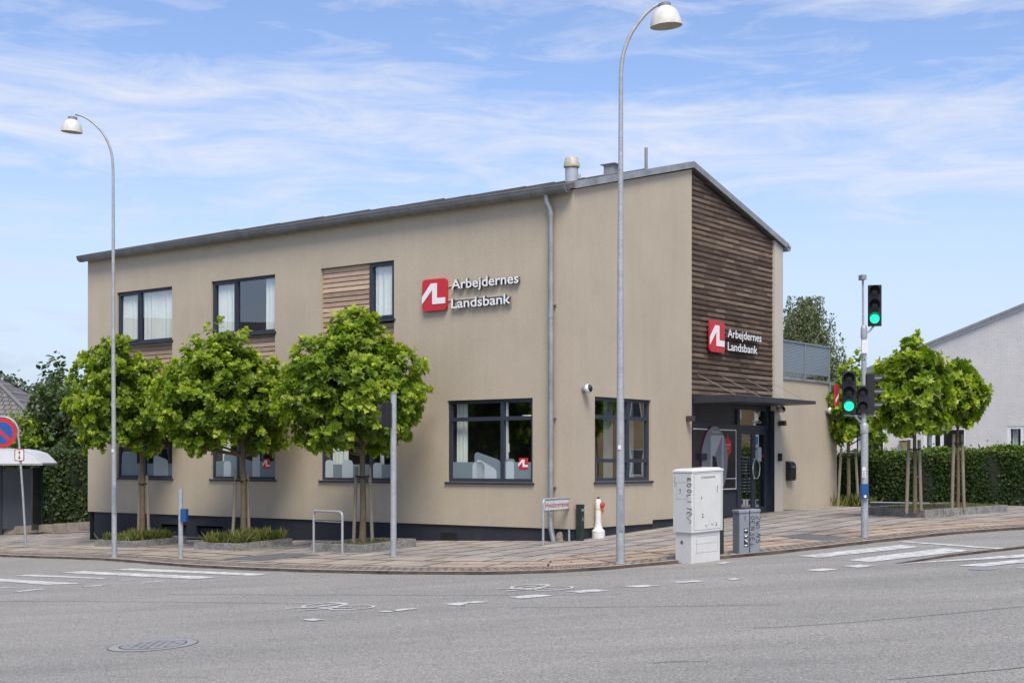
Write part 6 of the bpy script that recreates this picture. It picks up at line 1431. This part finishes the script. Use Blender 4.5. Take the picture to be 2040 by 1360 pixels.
# upright shoots
rng = np.random.default_rng(9); mb = MB(); Ps = []; Ds = []
for x, zt2 in ((-.35, 5.2), (-.05, 5.45), (.3, 5.0), (.65, 5.1), (.95, 4.85), (-.6, 4.6)):
    zt2 = hgt(722, 54.5, b_) * zt2 / 5.45; mb.tube([(0, 0, 2.5), (x * .6, 0, zt2 - 1.2), (x, 0, zt2)], [.03, .018, .006], 6)
    for k in range(26): t = rng.random(); Ps.append((x * (.6 + .4 * t) + rng.normal() * .04, rng.normal() * .05, zt2 - 1.2 * (1 - t))); Ds.append((rng.normal(), rng.normal() * .6, .2))
th.part('shoots', mb, bark); n = len(Ps); link_np('shoot_leaves', leaves(np.array(Ps), np.array(Ds), rng.normal(size=(n, 3)) + np.array([0, 0, 1.]), .22 * rng.uniform(.7, 1.2, n), SL * np.array([1.3, 1]), rng.random(n) * .8), dark_leaf, th.o)
for (px, Y, ytop, w, sd, lab) in ((18, 110, 748, 3.6, 61, 'distant round tree above the grey tiled roof'), (62, 118, 762, 3.2, 62, 'distant tree right of the grey tiled roof'), (-25, 112, 742, 3.8, 64, 'distant tree at the far left edge of the sky'), (95, 122, 782, 2.6, 63, 'small distant treetop left of the airy young tree')):
    b_ = gb(px, Y); bushy('distant_tree', lab, b_, hgt(ytop, Y, b_), w * 1.25, sd, far_leaf, 150, 16, .34, .15, cz=.72, spread=.5, group='distant trees on the left')
# houses behind on the left
def tile_mat(name, c1, c2): return slab_mat(name, (c1, c2), .30, .33, .03, uv=True, mcol=tuple(c * .35 for c in c1), rough_edges=.01, dirt=.4)
tg = tile_mat('grey_tiles', (.16, .155, .16), (.20, .19, .19)); trd = tile_mat('red_tiles', (.24, .09, .065), (.30, .12, .08))
def hip_house(label, Y, xl, xr, ye, xt, yt, tm, wallm, dep_):
    A_ = at(xl, ye, Y); B_ = at(xr, ye, Y); T_ = at(xt, yt, Y + dep_ * .5); f_ = Fr((A_.x, Y, 0), (1, 0, 0)); wd = B_.x - A_.x; ze, zr = A_.z, T_.z; xt_ = T_.x - A_.x
    th = Thing('tiled_house', label, 'house', (A_.x, Y, G(A_.x, Y)))
    mb = MB(); mb.box(f_, .3, wd - .3, G(A_.x, Y) - .2, ze, -dep_, -.3); th.part('wall', mb, wallm)
    mb = MB(); v = [f_.P(0, ze, 0), f_.P(wd, ze, 0), f_.P(wd, ze, -dep_), f_.P(0, ze, -dep_), f_.P(0, zr, -dep_ / 2), f_.P(xt_, zr, -dep_ / 2)]
    v += [p_ - Vector((0, 0, .12)) for p_ in v[:4]]
    mb.add(v, [(0, 1, 5, 4), (1, 2, 5), (2, 3, 4, 5), (3, 0, 4), (9, 8, 7, 6), (0, 6, 7, 1), (1, 7, 8, 2), (2, 8, 9, 3), (3, 9, 6, 0)])
    mb.uv = [((Vector(p_) - f_.O).dot(f_.d), p_[2] * 1.6) for p_ in mb.v]; rf = th.part('roof', mb, tm)
    mb = MB(); mb.tube([f_.P(0, zr + .03, -dep_ / 2), f_.P(xt_, zr + .03, -dep_ / 2), f_.P(wd, ze + .04, 0)], .10, 8); th.part('ridge_tiles', mb, tm, rf) if 0 else th.part('ridge_tiles', mb, MATS.get('ridge') or mat('ridge', (.17, .165, .165), .85), rf)
hip_house('low house with a weathered grey tiled hip roof at the left edge', 62, -420, 62, 830, -30, 738, tg, stucco_pale, 7)
hip_house('far house with a red tiled roof between bushes', 84, 40, 170, 860, 96, 788, trd, stucco_pale, 7)
# low stone edging along the back of the left pavement
mb = MB(); a, b = ground(-160, 1066), ground(183, 1060); f_ = Fr(a, b - a); w = (Vector((b.x - a.x, b.y - a.y, 0))).length; n = 14
for k in range(n):
    a0_, a1_ = w * k / n + .01, w * (k + 1) / n; q = f_.P((a0_ + a1_) / 2, 0); zq = G(q.x, q.y); mb.box(f_, a0_, a1_, zq - .1, zq + .16, -.18, 0)
single('stone_edging', mb, mat('sandstone', (.25, .215, .18), .9, var=.2, vscale=4, bump=.5, bscale=25), 'low tan stone edging between pavement and ivy hedge at the left', 'wall', a)
# slim rail between first two planters
a, b = ground(345, 1083), ground(402, 1083); th = Thing('low_rail', 'thin low metal rail between the first two planters', 'rail', a); z0 = a.z + .15; mb = MB(); mb.tube([Vector((a.x, a.y, a.z + .20)), Vector((b.x + .1, b.y, b.z + .16))], .014, 6); th.part('bar', mb, galv_d); mb = MB(); mb.tube([Vector((a.x + .3, a.y, a.z - .05)), Vector((a.x + .3, a.y, a.z + .18))], .014, 6); th.part('leg', mb, galv_d)

# ------------------------------------------------------------------ houses across the streets (seen as reflections in the panes)
def street_house(label, O, d, w, dep_, h, hr, wm, tm):
    f_ = Fr(O, d); z0 = -1; th = Thing('street_house', label, 'house', (O[0], O[1], 0)); holes = []
    n = int(w / 2.6)
    for zz in (1.0, 3.9):
        for k in range(n): a = (k + .5) * w / n; holes.append((a - .55, a + .55, zz, zz + 1.4))
    mb = MB(); mb.wall(f_, 0, w, z0, h, holes, .12); mb.box(f_, 0, w, z0, h, -dep_, -.3); th.part('wall', mb, wm)
    mb = MB(); mb.poly([f_.P(-.3, h, .5), f_.P(-.3, hr, -dep_ / 2), f_.P(-.3, h, -dep_ - .4)], f_.d * (w + .6)); th.part('roof', mb, tm)
    for hh in holes:
        mb = MB(); mb.box(f_, hh[0], hh[1], hh[2], hh[3], -.13, -.10); wn = th.part('window', mb, steel_dark)
        mb = MB()
        for (a0, a1, b0, b1) in ((hh[0], hh[0] + .07, hh[2], hh[3]), (hh[1] - .07, hh[1], hh[2], hh[3]), (hh[0] + .07, hh[1] - .07, hh[3] - .07, hh[3]), (hh[0] + .07, hh[1] - .07, hh[2], hh[2] + .07), ((hh[0] + hh[1]) / 2 - .03, (hh[0] + hh[1]) / 2 + .03, hh[2] + .07, hh[3] - .07)): mb.box(f_, a0, a1, b0, b1, -.1, -.06)
        th.part('frame', mb, whiteframe, wn)
yb = mat('yellow_brick', (.36, .25, .12), .9, var=.12, vscale=3); rb = mat('dark_brick', (.16, .09, .06), .9, var=.15, vscale=3)
street_house('yellow brick house with a tiled roof across the street at the right', (30, 64, 0), (.39, -.92, 0), 26, 9, 6.2, 9.5, yb, mat('dark_tiles', (.06, .05, .05), .8, var=.2, vscale=3))
street_house('dark brick house with a low roof across the side street at the left', (-38, 8, 0), (.1, .99, 0), 38, 9, 5.8, 8.8, rb, MATS['dark_tiles'])
for (x, y, sd_, lab) in ((24, 50, 201, 'dark leafy tree across the road in front of the yellow brick house'), (-30, 22, 202, 'dark leafy tree in front of the dark brick house across the side street')):
    bushy('street_tree', lab, Vector((x, y, G(x, y))), 7.5, 5, sd_, dark_leaf, 130, 12, .35, .16, cz=.62, spread=.4)
